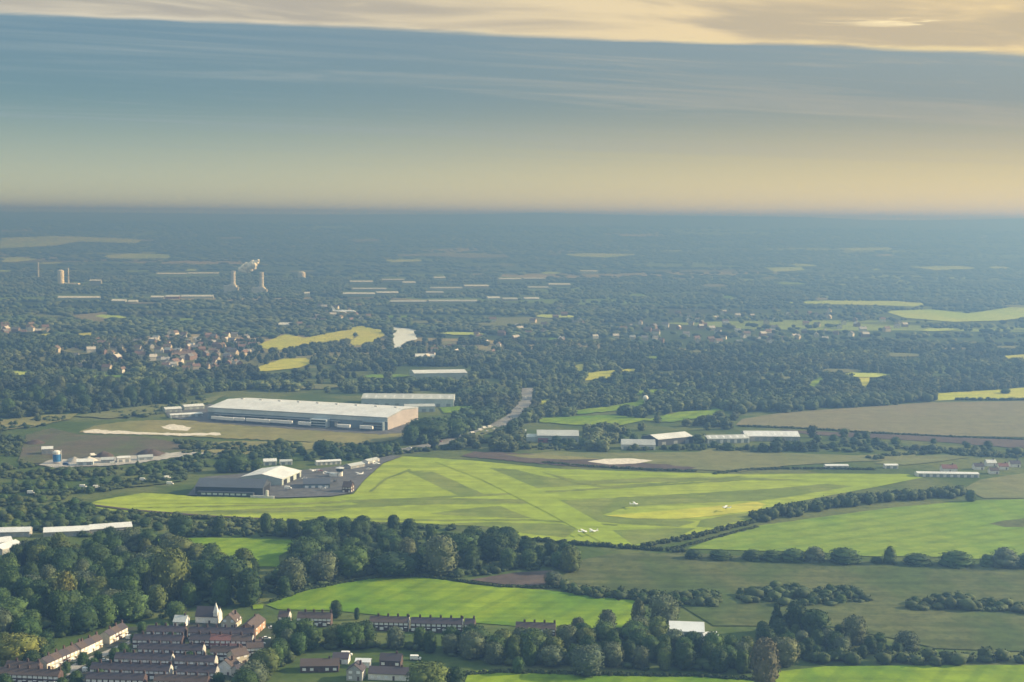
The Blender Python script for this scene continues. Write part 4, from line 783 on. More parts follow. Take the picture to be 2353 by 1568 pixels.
def far_shed(x0, x1, y, hp, wall, roof, lb, W=40):
    FARS.append([(x0 - 3, y - 10), (x1 + 3, y - 10), (x1 + 3, y + 7), (x0 - 3, y + 7)])
    c, rz, L = frame_of((x0, y), (x1, y), W); k = ppm(c); h = hp / k; o = slab(None, 'distant_shed', MT[wall], -L / 2, L / 2, -W / 2, W / 2, 0, h); o.location = c; o.rotation_euler = (0, 0, rz)
    gable_roof(MB(), L, W, h, h + W * 0.07, 0.6, 0.4).obj('roof', MT[roof], o); return tag(o, lb, 'shed', 'sheds on the hazy plain')
for x0, x1, y, hp, wl, rf, lb in [
    (805, 858, 652, 4, 'light_clad', 'white_roof', 'pale hazy shed, first right of the airliner and farther off'), (879, 930, 648, 4, 'grey_wall', 'grey_roof', 'grey hazy shed next to the first pale one'), (926, 956, 654, 4, 'light_clad', 'white_roof', 'short pale hazy shed next to the grey one'),
    (808, 889, 668, 3, 'grey_wall', 'grey_roof', 'long grey hazy shed under the first pale one'), (789, 862, 679, 3, 'light_clad', 'pale_roof', 'long thin pale shed just above the airliner'), (866, 916, 677, 3.5, 'grey_wall', 'pale_roof', 'pale hazy shed right of the long thin one'),
    (990, 1063, 667, 4, 'light_clad', 'grey_roof', 'long grey shed left of the cream one'), (1068, 1124, 663, 5, 'render', 'white_roof', 'cream sunlit shed, brightest on the hazy plain'), (980, 1020, 677, 4, 'grey_wall', 'grey_roof', 'small grey shed under the long grey one'), (998, 1024, 644, 5, 'light_clad', 'pale_roof', 'squat pale block behind the cream shed'),
    (1148, 1200, 645, 3, 'light_clad', 'pale_roof', 'thin pale shed right of the cream one'), (1204, 1254, 644, 3, 'grey_wall', 'grey_roof', 'thin grey shed in the far industrial rows'), (1215, 1262, 665, 3.5, 'green_clad', 'grey_roof', 'green grey shed in the far industrial rows'), (1262, 1312, 659, 4.5, 'green_clad', 'white_roof', 'white roofed shed ending the far industrial rows'),
    (1336, 1374, 629, 5, 'light_clad', 'white_roof', 'farthest pale block on the hazy plain, right of centre'), (895, 980, 697, 3, 'grey_wall', 'grey_roof', 'long low grey shed behind the lake, left half'), (986, 1098, 696, 3, 'light_clad', 'grey_roof', 'long low grey shed behind the lake, right half'), (1121, 1150, 689, 3.5, 'light_clad', 'pale_roof', 'small pale shed right of the long low ones'),
    (1156, 1190, 693, 5, 'grey_wall', 'grey_roof', 'square grey shed right of the long low ones'), (1206, 1240, 690, 3, 'light_clad', 'pale_roof', 'thin pale shed alone before the hazy town'), (360, 430, 634, 4, 'light_clad', 'white_roof', 'long pale factory hall left of the steam'), (432, 504, 633, 4, 'light_clad', 'pale_roof', 'long pale factory hall next to the power station'),
    (346, 376, 688, 4, 'grey_wall', 'pale_roof', 'pale hall low left of the power station'), (380, 412, 687, 4.5, 'red_brick', 'pale_roof', 'pinkish hall low left of the power station'), (416, 490, 686, 4, 'light_clad', 'pale_roof', 'long hall at the foot of the power station'), (205, 232, 655, 9, 'grey_wall', 'pale_roof', 'blocky pale plant right of the silo tower'),
    (131, 232, 688, 3, 'light_clad', 'white_roof', 'long thin white hall far left of the power station'), (256, 288, 695, 3, 'light_clad', 'white_roof', 'white hall, left of two small ones far left'), (294, 316, 697, 3, 'light_clad', 'white_roof', 'white hall, right of two small ones far left'), (700, 712, 681, 6, 'white_wall', 'white_roof', 'tiny gleaming white hall above the airliner tail'),
    (955, 1000, 820 + 5, 4, 'white_wall', 'white_roof', 'small white roofed hall below the lake'), (640, 672, 742 + 8, 3, 'white_wall', 'pale_roof', 'pale hall at the edge of the village')]:
    far_shed(x0, x1, y, hp, wl, rf, lb)
# ---- steam
rng = np.random.default_rng(5); st_m, gr, b = new_mat('steam'); b.inputs['Base Color'].default_value = (0.97, 0.97, 0.96, 1); b.inputs['Roughness'].default_value = 1.0; b.inputs['Specular IOR Level'].default_value = 0
b.inputs['Subsurface Weight'].default_value = 0.0
base = G(601, 676); Yd = base.y; kk = FOC / Yd; bm = bmesh.new()
for (x, y, rr_) in [(553, 620, 5.5), (560, 615, 6.5), (568, 617, 6), (574, 612, 7.5), (582, 609, 7.5), (576, 619, 5.5), (589, 604, 5.5), (566, 608, 5), (593, 599, 3), (584, 616, 4.5), (558, 623, 4), (580, 603, 4.5), (563, 624, 3.6), (570, 624, 3.5)]:
    c = at_dist(x, y, Yd + rng.uniform(-4, 4)); ret = bmesh.ops.create_icosphere(bm, subdivisions=3, radius=rr_ * 1.12 / kk)
    for v in ret['verts']:
        n_ = v.co.normalized(); f = 1 + 0.16 * math.sin(n_.x * 7 + x) * math.sin(n_.y * 6 + y) + 0.12 * math.sin(n_.z * 11 + x) * math.sin(n_.x * 9); v.co = v.co * f + c
me = bpy.data.meshes.new('steam_plume'); bm.to_mesh(me); bm.free(); me.materials.append(st_m); me.shade_smooth(); tag(link('steam_plume', me), 'bright white puff of steam above the power station chimneys', 'steam', kind='stuff')
# ---- airliner, light aircraft, cars
MT['plane'] = plain('white_aircraft_paint', (0.80, 0.81, 0.82), 0.35, 0.04, 1.0)
def airliner(loc, rz, s, lb):
    r = empty('airliner', loc, rz); r.scale = (s, s, s)
    MB().lathe([(0.05, -19), (0.5, -18.4), (1.2, -15), (1.9, -9), (1.95, -4), (1.95, 12), (1.7, 15), (1.0, 17.2), (0.1, 18.3)], 16, axis='x').obj('fuselage', MT['plane'], r, True)
    for sg in (-1, 1):
        MB().add([(4, sg * 1.5, -0.8), (-2.5, sg * 1.5, -0.8), (-7.5, sg * 17, 0.9), (-5.8, sg * 17, 0.9), (4, sg * 1.5, -0.3), (-2.5, sg * 1.5, -0.5), (-7.5, sg * 17, 1.05), (-5.8, sg * 17, 1.1)], [(0, 1, 2, 3), (7, 6, 5, 4), (0, 4, 5, 1), (1, 5, 6, 2), (2, 6, 7, 3), (3, 7, 4, 0)]).obj('wing', MT['plane'], r)
        MB().add([(-14, sg * 0.8, 0.7), (-17, sg * 0.8, 0.7), (-18.5, sg * 6, 1.2), (-17, sg * 6, 1.2), (-14, sg * 0.8, 0.95), (-17, sg * 0.8, 0.9), (-18.5, sg * 6, 1.3), (-17, sg * 6, 1.3)], [(0, 1, 2, 3), (7, 6, 5, 4), (0, 4, 5, 1), (1, 5, 6, 2), (2, 6, 7, 3), (3, 7, 4, 0)]).obj('tailplane', MT['plane'], r)
        MB().lathe([(0.7, -1.5), (1.05, 0), (1.05, 2.4), (0.9, 3.0)], 12, (1.0, sg * 5.4, -1.5), 'x').obj('engine', MT['steel'], r, True)
    MB().add([(-12.5, -0.15, 1.6), (-17.6, -0.15, 1.4), (-20.2, -0.1, 8.2), (-18.0, -0.1, 8.2), (-12.5, 0.15, 1.6), (-17.6, 0.15, 1.4), (-20.2, 0.1, 8.2), (-18.0, 0.1, 8.2)], [(0, 1, 2, 3), (7, 6, 5, 4), (0, 4, 5, 1), (1, 5, 6, 2), (2, 6, 7, 3), (3, 7, 4, 0)]).obj('tail_fin', MT['plane'], r)
    return tag(r, lb, 'airliner')
airliner(at_dist(791, 716, 1950), R(-4), 0.92, 'white airliner flying low over the woods, tail to the left')
def light_plane():
    r = empty('light_aircraft', (0, 0, 0)); MB().lathe([(0.1, -4.2), (0.28, -3.4), (0.62, -0.8), (0.68, 0.8), (0.55, 2.2), (0.35, 2.9), (0.08, 3.1)], 12, (0, 0, 1.35), 'x').obj('fuselage', MT['plane'], r, True)
    MB().box(-0.4, 1.15, -5.4, 5.4, 2.02, 2.18).obj('wing', MT['plane'], r); MB().box(-4.2, -3.4, -1.7, 1.7, 1.5, 1.6).obj('tailplane', MT['plane'], r)
    MB().add([(-3.2, -0.06, 1.6), (-4.3, -0.06, 1.6), (-4.5, -0.05, 3.0), (-3.9, -0.05, 3.0), (-3.2, 0.06, 1.6), (-4.3, 0.06, 1.6), (-4.5, 0.05, 3.0), (-3.9, 0.05, 3.0)], [(0, 1, 2, 3), (7, 6, 5, 4), (0, 4, 5, 1), (1, 5, 6, 2), (2, 6, 7, 3), (3, 7, 4, 0)]).obj('tail_fin', MT['plane'], r)
    MB().box(3.10, 3.16, -0.95, 0.95, 1.28, 1.42).obj('propeller', MT['steel'], r); MB().lathe([(0.55, 0.1), (0.60, 0.9), (0.3, 1.5)], 8, (0.2, 0, 1.6 - 0.55), 'x').obj('cockpit', MT['dark_pane'], r)
    for x, y in ((0.1, -1.1), (0.1, 1.1), (2.3, 0)): MB().lathe([(0.26, y - 0.09), (0.26, y + 0.09)], 10, (x, 0, 0.27), 'y').box(x - 0.05, x + 0.05, y * 0.7 - 0.05, y * 0.7 + 0.05, 0.3, 1.0).obj('wheel', MT['opening'], r)
    return r
lp = light_plane()
for k, (x, y, a, lb) in enumerate([(1340, 1232, 20, 'white light aircraft, left of the two at the near airfield corner'), (1362, 1231, 200, 'white light aircraft, right of the two at the near airfield corner'), (1458, 1168, 10, 'white light aircraft alone on the dull long grass'), (1668, 1176, 160, 'white light aircraft nearest the thick hedgerow'),
                                   (752, 1096, 40, 'white light aircraft on the apron left of the control tower'), (826, 1098, 220, 'white light aircraft at the apron edge right of the control tower'), (866, 1074, 30, 'white light aircraft by the far corner of the apron'), (722, 1090, 70, 'white light aircraft parked behind the low blue grey terminal')]):
    o = lp if k == 0 else copy_tree(lp); q = G(x, y); o.location = (q.x, q.y, 0.30 + LEVEL[0]); o.rotation_euler = (0, 0, R(a)); o.scale = (0.85, 0.85, 0.85); tag(o, lb, 'aircraft', 'light aircraft on the airfield')
def car(name, m, L=4.3, W=1.75, van=False):
    r = empty(name, (0, 0, 0)); h = 1.42 if not van else 2.2
    if van: prof = [(-L / 2, 0.35), (L / 2, 0.35), (L / 2, 1.0), (L / 2 - 0.9, 1.15), (L / 2 - 1.5, h), (-L / 2, h)]
    else: prof = [(-L / 2, 0.35), (L / 2, 0.35), (L / 2, 0.72), (L / 2 - 1.1, 0.88), (-L / 2 + 0.5, 0.92), (-L / 2, 0.80)]
    v = [(x, s * W / 2, z) for s in (-1, 1) for x, z in prof]; n = len(prof)
    MB().add(v, [tuple(range(n)), tuple(range(2 * n - 1, n - 1, -1))] + [(i, n + i, n + (i + 1) % n, (i + 1) % n) for i in range(n)]).obj('body', m, r)
    if van: MB().box(L / 2 - 1.45, L / 2 - 0.85, -W / 2 - 0.01, W / 2 + 0.01, 1.2, 1.75).obj('window', MT['dark_pane'], r)
    else:
        MB().add([(-L / 2 + 0.45, -W * 0.47, 0.9), (L / 2 - 1.15, -W * 0.47, 0.87), (L / 2 - 1.9, -W * 0.38, 1.38), (-L / 2 + 1.0, -W * 0.38, 1.40), (-L / 2 + 0.45, W * 0.47, 0.9), (L / 2 - 1.15, W * 0.47, 0.87), (L / 2 - 1.9, W * 0.38, 1.38), (-L / 2 + 1.0, W * 0.38, 1.40)], [(0, 1, 2, 3), (7, 6, 5, 4), (0, 4, 5, 1), (1, 5, 6, 2), (3, 7, 4, 0)]).obj('window', MT['dark_pane'], r)
        MB().box(-L / 2 + 1.0, L / 2 - 1.9, -W * 0.39, W * 0.39, 1.385, 1.45).obj('roof', m, r)
    for x in (-L * 0.30, L * 0.30):
        for y in (-1, 1): MB().lathe([(0.32, y * W / 2 - 0.1), (0.32, y * W / 2 + 0.06)], 10, (x, 0, 0.32), 'y').obj('wheel', MT['opening'], r)
    return r
paint = {c: plain(c.replace(' ', '_') + '_paint', v, 0.3, 0.03, 1.0, spec=0.6) for c, v in {'white': (0.80, 0.80, 0.78), 'silver': (0.52, 0.54, 0.56), 'red': (0.35, 0.03, 0.03), 'black': (0.03, 0.03, 0.035), 'blue': (0.05, 0.10, 0.25)}.items()}
proto = {}
def vehicle(x, y, a, c, van, lb, group, z=None):
    k = (c, van)
    if k not in proto: proto[k] = car('van' if van else 'parked_car', paint[c], 5.2 if van else 4.3, 2.0 if van else 1.75, van); o = proto[k]
    else: o = copy_tree(proto[k])
    q = G(x, y); o.location = (q.x, q.y, (0.13 + LEVEL[0]) if z is None else z); o.rotation_euler = (0, 0, R(a)); tag(o, lb, 'van' if van else 'car', group)
V_ = 'vehicles parked by the main road'
for x, y, a, c, van, lb in [(1086, 1001, 40, 'white', True, 'white van nearest the roundabout verge'), (1104, 994, 30, 'white', True, 'white van, second along the main road verge'), (1113, 989, 35, 'white', True, 'white van in the middle of the verge group'), (1118, 996, 60, 'silver', False, 'silver car before the middle white van'),
                            (1126, 987, 30, 'white', True, 'white van behind the silver car on the verge'), (1136, 991, 40, 'white', False, 'white car at the right of the verge group'), (1145, 985, 30, 'silver', False, 'last silver car of the verge group'), (1108, 1002, 20, 'black', False, 'black car below the white vans on the verge')]: vehicle(x, y, a, c, van, lb, V_)
for x, y, a, c, van, lb in [(1208, 920, 100, 'white', True, 'white van farthest up the main road'), (1197, 944, 120, 'silver', False, 'silver car on the bend of the main road'), (1170, 964, 140, 'black', False, 'black car past the bend of the main road'), (1060, 1009, 165, 'white', True, 'white van on the main road below the verge group'), (1010, 1020, 165, 'red', False, 'red car on the main road near the dark spreading tree'), (940, 1035, 165, 'white', False, 'white car where the main road meets the hedge')]: vehicle(x, y, a, c, van, lb, 'traffic on the main road')
V2 = 'vehicles parked in the estate'
for x, y, a, c, van, lb in [(302, 1470, 0, 'white', True, 'white van at the far end of the slanting rows'), (240, 1521, 25, 'white', False, 'white car on the pale lane between terraces'), (203, 1545, 5, 'white', True, 'white van left of the third terrace'), (549, 1513, 0, 'white', True, 'white van by the short terrace'), (612, 1470, 10, 'white', False, 'white car below the orange brick house'),
                            (600, 1482, 20, 'silver', False, 'silver car right of the purplish top terrace'), (173, 1522, 10, 'white', False, 'white car before the sunlit slanting row'), (60, 1512, 0, 'white', False, 'white car beside the yellow tree'), (70, 1524, 20, 'white', False, 'white car nearer than the one by the yellow tree'), (626, 1446, 0, 'white', False, 'white car behind the orange brick house'), (797, 1508, 0, 'white', True, 'white van in front of the long tree band, left of two'),
                            (955, 1517, 0, 'white', True, 'white van in front of the long tree band, right of two'), (330, 1542, 0, 'red', False, 'red car in the gap below the long terrace'), (440, 1525, 0, 'blue', False, 'blue car in the gap under the long terrace end'), (500, 1500, 0, 'silver', False, 'silver car before the purplish houses')]: vehicle(x, y, a, c, van, lb, V2, 0.13)
V3 = 'vehicles at the airfield and works'
for x, y, a, c, van, lb in [(662, 1129, 0, 'white', True, 'white van on the apron below the pale hangar'), (700, 1106, 30, 'silver', False, 'silver car left of the low terminal'), (735, 1088, 10, 'red', False, 'red car behind the low terminal'), (742, 1129, 5, 'white', False, 'white car before the low terminal'), (770, 1112, 80, 'black', False, 'black car between terminal and clubhouse'), (848, 1084, 30, 'silver', False, 'silver car on the apron edge by the grass'),
                            (260, 1072, 20, 'white', True, 'white lorry-like van in the works yard'), (152, 1074, 0, 'blue', True, 'blue van beside the silo'), (214, 1052, 40, 'white', True, 'white van between the works heaps'), (71, 1140, 10, 'white', True, 'white van far left in the scrub'), (191, 1126, 0, 'white', True, 'white van in the scrub, left of two close ones'), (222, 1127, 20, 'white', True, 'white van in the scrub, right of two close ones'),
                            (329, 1110, 0, 'white', True, 'white van on the rough grass left of the dark hangar'), (385, 1105, 30, 'white', True, 'white van near the dark hangar, farther of two'), (391, 1119, 0, 'white', True, 'white van near the dark hangar, nearer of two')]: vehicle(x, y, a, c, van, lb, V3)
# lorry trailers in the warehouse yard
def trailer():
    r = empty('lorry_trailer', (0, 0, 0)); MB().box(-6.8, 6.8, -1.25, 1.25, 1.1, 4.0).obj('box_body', MT['plane'], r); MB().box(-6.6, 6.6, -0.5, 0.5, 0.8, 1.08).obj('chassis', MT['steel'], r)
    for x in (-5.4, -4.2, -3.0):
        for y in (-1, 1): MB().lathe([(0.5, y * 1.1 - 0.15), (0.5, y * 1.1 + 0.15)], 10, (x, 0, 0.5), 'y').obj('wheel', MT['opening'], r)
    MB().box(4.6, 4.9, -0.8, 0.8, 0, 0.8).obj('landing_leg', MT['steel'], r); return r
tp = trailer()
for k, (x, y) in enumerate([(500, 970), (524, 972), (548, 973), (580, 975), (606, 977), (632, 978), (658, 980), (700, 983), (790, 989), (842, 992)]):
    o = tp if k == 0 else copy_tree(tp); q = G(x, y); o.location = (q.x, q.y, 0.13 + LEVEL[0]); o.rotation_euler = (0, 0, R(-18)); tag(o, f'white lorry trailer, {ORD[k]} from the left before the great warehouse', 'trailer', 'trailers in the warehouse yard')
# ---- houses of the village and the town on the plain
WALLS = {'white': (0.60, 0.60, 0.58, 1), 'cream': (0.46, 0.42, 0.34, 1), 'brick': (0.20, 0.135, 0.115, 1)}; ROOFS = {'red roofed': (0.185, 0.115, 0.095, 1), 'grey roofed': (0.16, 0.16, 0.18, 1), 'brown roofed': (0.17, 0.12, 0.09, 1), 'pale roofed': (0.52, 0.50, 0.48, 1)}
def tinted(name, rough):
    m, gr, b = new_mat(name); oi = gr.n('ShaderNodeObjectInfo').outputs['Color']; gr.put(b.inputs['Base Color'], gr.mix(1.0, oi, gr.mix(gr.noise(pos(gr), 0.5, 3), (0.8, 0.8, 0.8), (1.15, 1.15, 1.15)), 'MULTIPLY')); b.inputs['Roughness'].default_value = rough; return m
tw, tr_ = tinted('house_wall', 0.85), tinted('house_roof', 0.8)
w_me = gable_body(MB(), 10, 7, 4.8, 7.6).mesh('wall', tw); r_me = gable_roof(MB(), 10, 7, 4.8, 7.6).box(2.4, 3.4, -0.4, 0.4, 7.0, 8.9).mesh('roof', tr_)
FARH = []
def spread_houses(poly, n, gap, zone, seed, scale=1.0):
    rr = random.Random(seed); xs_ = [p[0] for p in poly]; ys_ = [p[1] for p in poly]; got = []; t = 0
    while len(got) < n and t < 4000:
        t += 1; x = rr.uniform(min(xs_), max(xs_)); y = rr.uniform(min(ys_), max(ys_)); q = G(x, y)
        c = False; m_ = len(poly); j = m_ - 1
        for i in range(m_):
            if (poly[i][1] > y) != (poly[j][1] > y) and x < (poly[j][0] - poly[i][0]) * (y - poly[i][1]) / (poly[j][1] - poly[i][1]) + poly[i][0]: c = not c
            j = i
        if not c or any((q.x - a) ** 2 + (q.y - b) ** 2 < gap * gap for a, b in got): continue
        got.append((q.x, q.y)); wc = rr.choice(list(WALLS)); rc = rr.choice(list(ROOFS)); o = link('village_house', w_me); o.location = q; o.rotation_euler = (0, 0, rr.uniform(-0.5, 0.5) + (1.57 if rr.random() < 0.35 else 0)); s = scale * rr.uniform(0.9, 1.35); o.scale = (s, s, s)
        o.color = WALLS[wc]; rf = link('roof', r_me, o); rf.color = ROOFS[rc]; FARH.append(dict(o=o, zone=zone, a=rc, b=wc, x=x, y=y))
spread_houses([(310, 790), (360, 768), (480, 768), (580, 776), (600, 800), (560, 840), (480, 862), (380, 850), (320, 826)], 105, 14, 'the lakeside village', 71, 0.95)
spread_houses([(1380, 770), (1450, 740), (1560, 722), (1760, 712), (2000, 724), (2130, 748), (2080, 772), (1850, 792), (1600, 792), (1440, 784)], 85, 24, 'the hazy town', 72, 1.0)
spread_houses([(0, 752), (120, 752), (130, 775), (0, 776)], 12, 25, 'the leftmost hamlet', 73, 1.1)
spread_houses([(960, 800), (1120, 806), (1160, 830), (980, 836)], 14, 20, 'the lake hamlet', 74, 1.0)
spread_houses([(110, 790), (300, 776), (330, 830), (300, 858), (150, 850)], 25, 22, 'the wooded suburb', 75, 1.0)
spread_houses([(600, 735), (720, 700), (880, 705), (890, 745), (700, 762)], 25, 24, 'the airliner suburb', 76, 1.0)
spread_houses([(1060, 760), (1120, 720), (1380, 705), (1400, 790), (1200, 812), (1080, 795)], 25, 30, 'the middle suburb', 77, 1.0)

shed('annexe_shed', (930, 948), (1000, 947), 18, 6.0, 7.6, 'light_clad', 'grey_roof', 'lower grey annexe just right of the great warehouse', 'shed', doors=4)
shed('works_shed', (96, 1046), (122, 1045), 9, 5.0, 6.6, 'grey_wall', 'white_roof', 'pale shed left of the silo', 'shed', doors=2, door_h=3)
shed('works_shed', (318, 1060), (352, 1058), 7, 3.0, 4.4, 'light_clad', 'grey_roof', 'low grey works shed before the broad dark heap', 'shed', doors=2, door_h=2.2)
# ------------------------------------------------------------------ trees
def ico(sub):
    bm = bmesh.new(); bmesh.ops.create_icosphere(bm, subdivisions=sub, radius=1.0)
    v = np.array([p.co[:] for p in bm.verts]); f = np.array([[q.index for q in p.verts] for p in bm.faces], np.int32); bm.free(); return v, f
ICO1, ICO2, ICO3 = ico(1), ico(2), ico(3)
def rot_rand(rng, n):
    q = rng.normal(size=(n, 4)); q /= np.linalg.norm(q, axis=1)[:, None]; return q

def crown_arrays(seed, profile, lobes, leaves, leaf, lobe_r=(0.26, 0.40), sub=1, top=1.0, bottom=0.16):
    """crown of unit height and unit width: lobes set round an axis whose half width at height h is profile(h)"""
    rng = np.random.default_rng(seed); C = []; Rr = []
    for k in range(lobes):
        h = bottom + (top - bottom) * ((k + 0.5) / lobes); a = 2.399 * k + rng.uniform(-0.5, 0.5)
        w = profile(h); r = max(0.10, min(lobe_r[1], w * rng.uniform(0.75, 1.05))) * rng.uniform(0.85, 1.05)
        r = max(r, lobe_r[0] * 0.6); rad = max(0.0, 0.5 * w * 2 - r) * rng.uniform(0.80, 1.10)
        C.append((rad * math.cos(a), rad * math.sin(a), min(h, top - r * 0.62))); Rr.append(r)
    C.append((0, 0, bottom + (top - bottom) * 0.50)); Rr.append(0.62 * profile(0.5))
    C = np.array(C); Rr = np.array(Rr)
    V = []; F3 = []; T = []; nv = 0
    iv, jf = ICO2 if sub == 2 else ICO1
    ph = rng.uniform(0, 6.28, (len(C), 3))
    for c, r, q in zip(C, Rr, ph):
        wob = 1 + 0.13 * (np.sin(iv[:, 0] * 4.3 + q[0]) * np.sin(iv[:, 1] * 3.9 + q[1]) + np.sin(iv[:, 2] * 5.1 + q[2])) * 0.7
        v = iv * (r * 0.90 * wob)[:, None] * np.array([1, 1, 0.86]) + c
        V.append(v); F3.append(jf + nv); nv += len(v); T.append(np.full(len(jf), rng.uniform(0.78, 1.18)))
    # leaf clumps over the lobes
    w = Rr ** 2 / np.sum(Rr ** 2); pick = rng.choice(len(C), size=leaves * 2, p=w)
    d = rng.normal(size=(leaves * 2, 3)); d /= np.linalg.norm(d, axis=1)[:, None]; d[:, 2] = np.where(d[:, 2] < -0.55, -d[:, 2], d[:, 2])
    P = C[pick] + d * (Rr[pick] * rng.uniform(0.88, 1.10, leaves * 2))[:, None] * np.array([1, 1, 0.86])
    dist = np.linalg.norm((P[:, None, :] - C[None]) / np.array([1, 1, 0.86]), axis=2) / Rr[None]
    dist[np.arange(len(P)), pick] = 9
    keep = np.where((dist.min(1) > 0.86) & (P[:, 2] > bottom * 0.5))[0][:leaves]
    P = P[keep]; d = d[keep]; n = len(keep); lt = rng.uniform(0.72, 1.32, n) * rng.uniform(0.8, 1.15, len(C))[pick[keep]]
    nrm = d + rng.normal(size=(n, 3)) * 0.55; nrm /= np.linalg.norm(nrm, axis=1)[:, None]
    t1 = np.cross(nrm, rng.normal(size=(n, 3))); t1 /= np.linalg.norm(t1, axis=1)[:, None]; t2 = np.cross(nrm, t1)
    s = (leaf * rng.uniform(0.6, 1.35, n))[:, None]; s2 = s * rng.uniform(0.55, 1.0, (n, 1))
    quad = np.stack([P - t1 * s - t2 * s2 * 0.6, P + t1 * s * 0.7 - t2 * s2, P + t1 * s + t2 * s2 * 0.7, P - t1 * s * 0.6 + t2 * s2], 1).reshape(-1, 3)
    V.append(quad); F4 = (np.arange(n * 4).reshape(n, 4) + nv).astype(np.int32); T.append(lt)
    return np.concatenate(V), [np.concatenate(F3), F4], np.concatenate(T)

def ell(lo, hi, w=0.5, p=2.2):
    mid = (lo + hi) / 2; hf = (hi - lo) / 2
    return lambda h: w * max(0.12, 1 - abs((h - mid) / hf) ** p) ** 0.5
PROFILE = {'round': (ell(0.05, 1.05), 15, 0.14), 'oval': (ell(0.0, 1.06, 0.5, 2.0), 16, 0.10), 'spreading': (lambda h: 0.5 * (0.75 + 0.5 * math.sin(min(1, h) * 2.6)) * (1 if h < 0.8 else 0.8), 18, 0.22),
           'column': (lambda h: 0.5 * min(1.0, 0.55 + h * 1.2, (1.06 - h) * 2.2), 16, 0.06), 'pointed': (lambda h: 0.5 * max(0.1, 1.05 - h) ** 0.8, 17, 0.08),
           'domed': (ell(-0.5, 1.02, 0.5, 2.0), 14, 0.04), 'bush': (ell(-0.8, 1.02, 0.5, 2.0), 13, 0.02)}
LEAF = leaf_mat('leaves'); BARK = plain('bark', (0.07, 0.055, 0.045), 0.9, 0.3, 1.5, space='obj')
CROWNS = {}
for k, (kind, (pf, nl, bot)) in enumerate(PROFILE.items()):
    CROWNS[kind] = []
    for q in range(3 if kind in ('round', 'oval', 'spreading', 'bush') else 2):
        V, F, T = crown_arrays(100 + k * 10 + q, pf, nl, 1500 if kind != 'bush' else 700, 0.027 if kind not in ('column', 'pointed') else 0.04, bottom=bot)
        CROWNS[kind].append(np_mesh(kind + '_crown', V, F, LEAF, T))
def trunk_mesh():
    mb = MB()
    def limb(a, b, ra, rb, n=6):
        a = Vector(a); b = Vector(b); z = (b - a).normalized(); x = z.orthogonal().normalized(); y = z.cross(x)
        v = [tuple(p + (x * math.cos(2 * math.pi * i / n) + y * math.sin(2 * math.pi * i / n)) * r) for p, r in ((a, ra), (b, rb)) for i in range(n)]
        mb.add(v, [(i, (i + 1) % n, n + (i + 1) % n, n + i) for i in range(n)] + [tuple(range(n - 1, -1, -1)), tuple(range(n, 2 * n))])
    limb((0, 0, -0.01), (0, 0, 0.10), 0.040, 0.027, 8); limb((0, 0, 0.10), (0.01, 0, 0.42), 0.027, 0.018, 8); limb((0.01, 0, 0.42), (0.0, 0.01, 0.72), 0.018, 0.007)
    for a, h, l in ((0.3, 0.25, 0.20), (2.2, 0.30, 0.22), (4.1, 0.33, 0.20), (1.3, 0.45, 0.18), (5.2, 0.50, 0.16)):
        limb((0, 0, h), (l * math.cos(a), l * math.sin(a), h + 0.18), 0.013, 0.005, 5)
    return mb.mesh('trunk', BARK)
TRUNK = trunk_mesh()
TINTS = {'dark green': (0.034, 0.062, 0.022), 'deep green': (0.044, 0.080, 0.024), 'mid green': (0.060, 0.098, 0.030), 'olive': (0.094, 0.116, 0.034), 'grey green': (0.088, 0.110, 0.062),
         'yellowish': (0.150, 0.150, 0.040), 'pale olive': (0.130, 0.145, 0.072), 'russet': (0.112, 0.104, 0.060)}
def tint_col(t, rng):
    c = TINTS[t]; k = 1.0 * rng.uniform(0.88, 1.14); return (c[0] * 0.93 * k * rng.uniform(0.94, 1.06), c[1] * k, c[2] * k * rng.uniform(0.9, 1.1), 1)
TREES = []     # (root, zone, words...)
trng = random.Random(11)
def tree(kind, p, h, w, tint, zone, label=None, group=None):
    nm = {'column': 'poplar_tree', 'pointed': 'conifer_tree', 'bush': 'bush', 'domed': 'broadleaf_tree'}.get(kind, 'broadleaf_tree')
    r = empty(nm, p, trng.uniform(0, 6.28)); r.scale = (w, w, h)
    if kind != 'bush': link('trunk', TRUNK, r)
    c = link('crown', trng.choice(CROWNS[kind]), r); c.color = tint_col(tint, trng)
    if kind == 'bush': c.scale = (1, 1, 1.0)
    tag(r, label, 'bush' if kind == 'bush' else 'tree', group)
    x, y = proj(p.x, p.y, p.z)
    TREES.append(dict(o=r, kind=kind, h=h, w=w, tint=tint, zone=zone, label=label, x=float(x), y=float(y)))
    return r
def inside(poly, x, y):
    c = False; n = len(poly); j = n - 1
    for i in range(n):
        xi, yi = poly[i]; xj, yj = poly[j]
        if (yi > y) != (yj > y) and x < (xj - xi) * (y - yi) / (yj - yi) + xi: c = not c
        j = i
    return c
def hero(x, ytop, ybase, wpx, kind, tint, label, zone='single'):
    p = G(x, ybase); k = ppm(p); h = (ybase - ytop) / k * 1.03; w = wpx / k
    PLACED.append((p.x, p.y, w * 0.5)); return tree(kind, p, h, w, tint, zone, label)
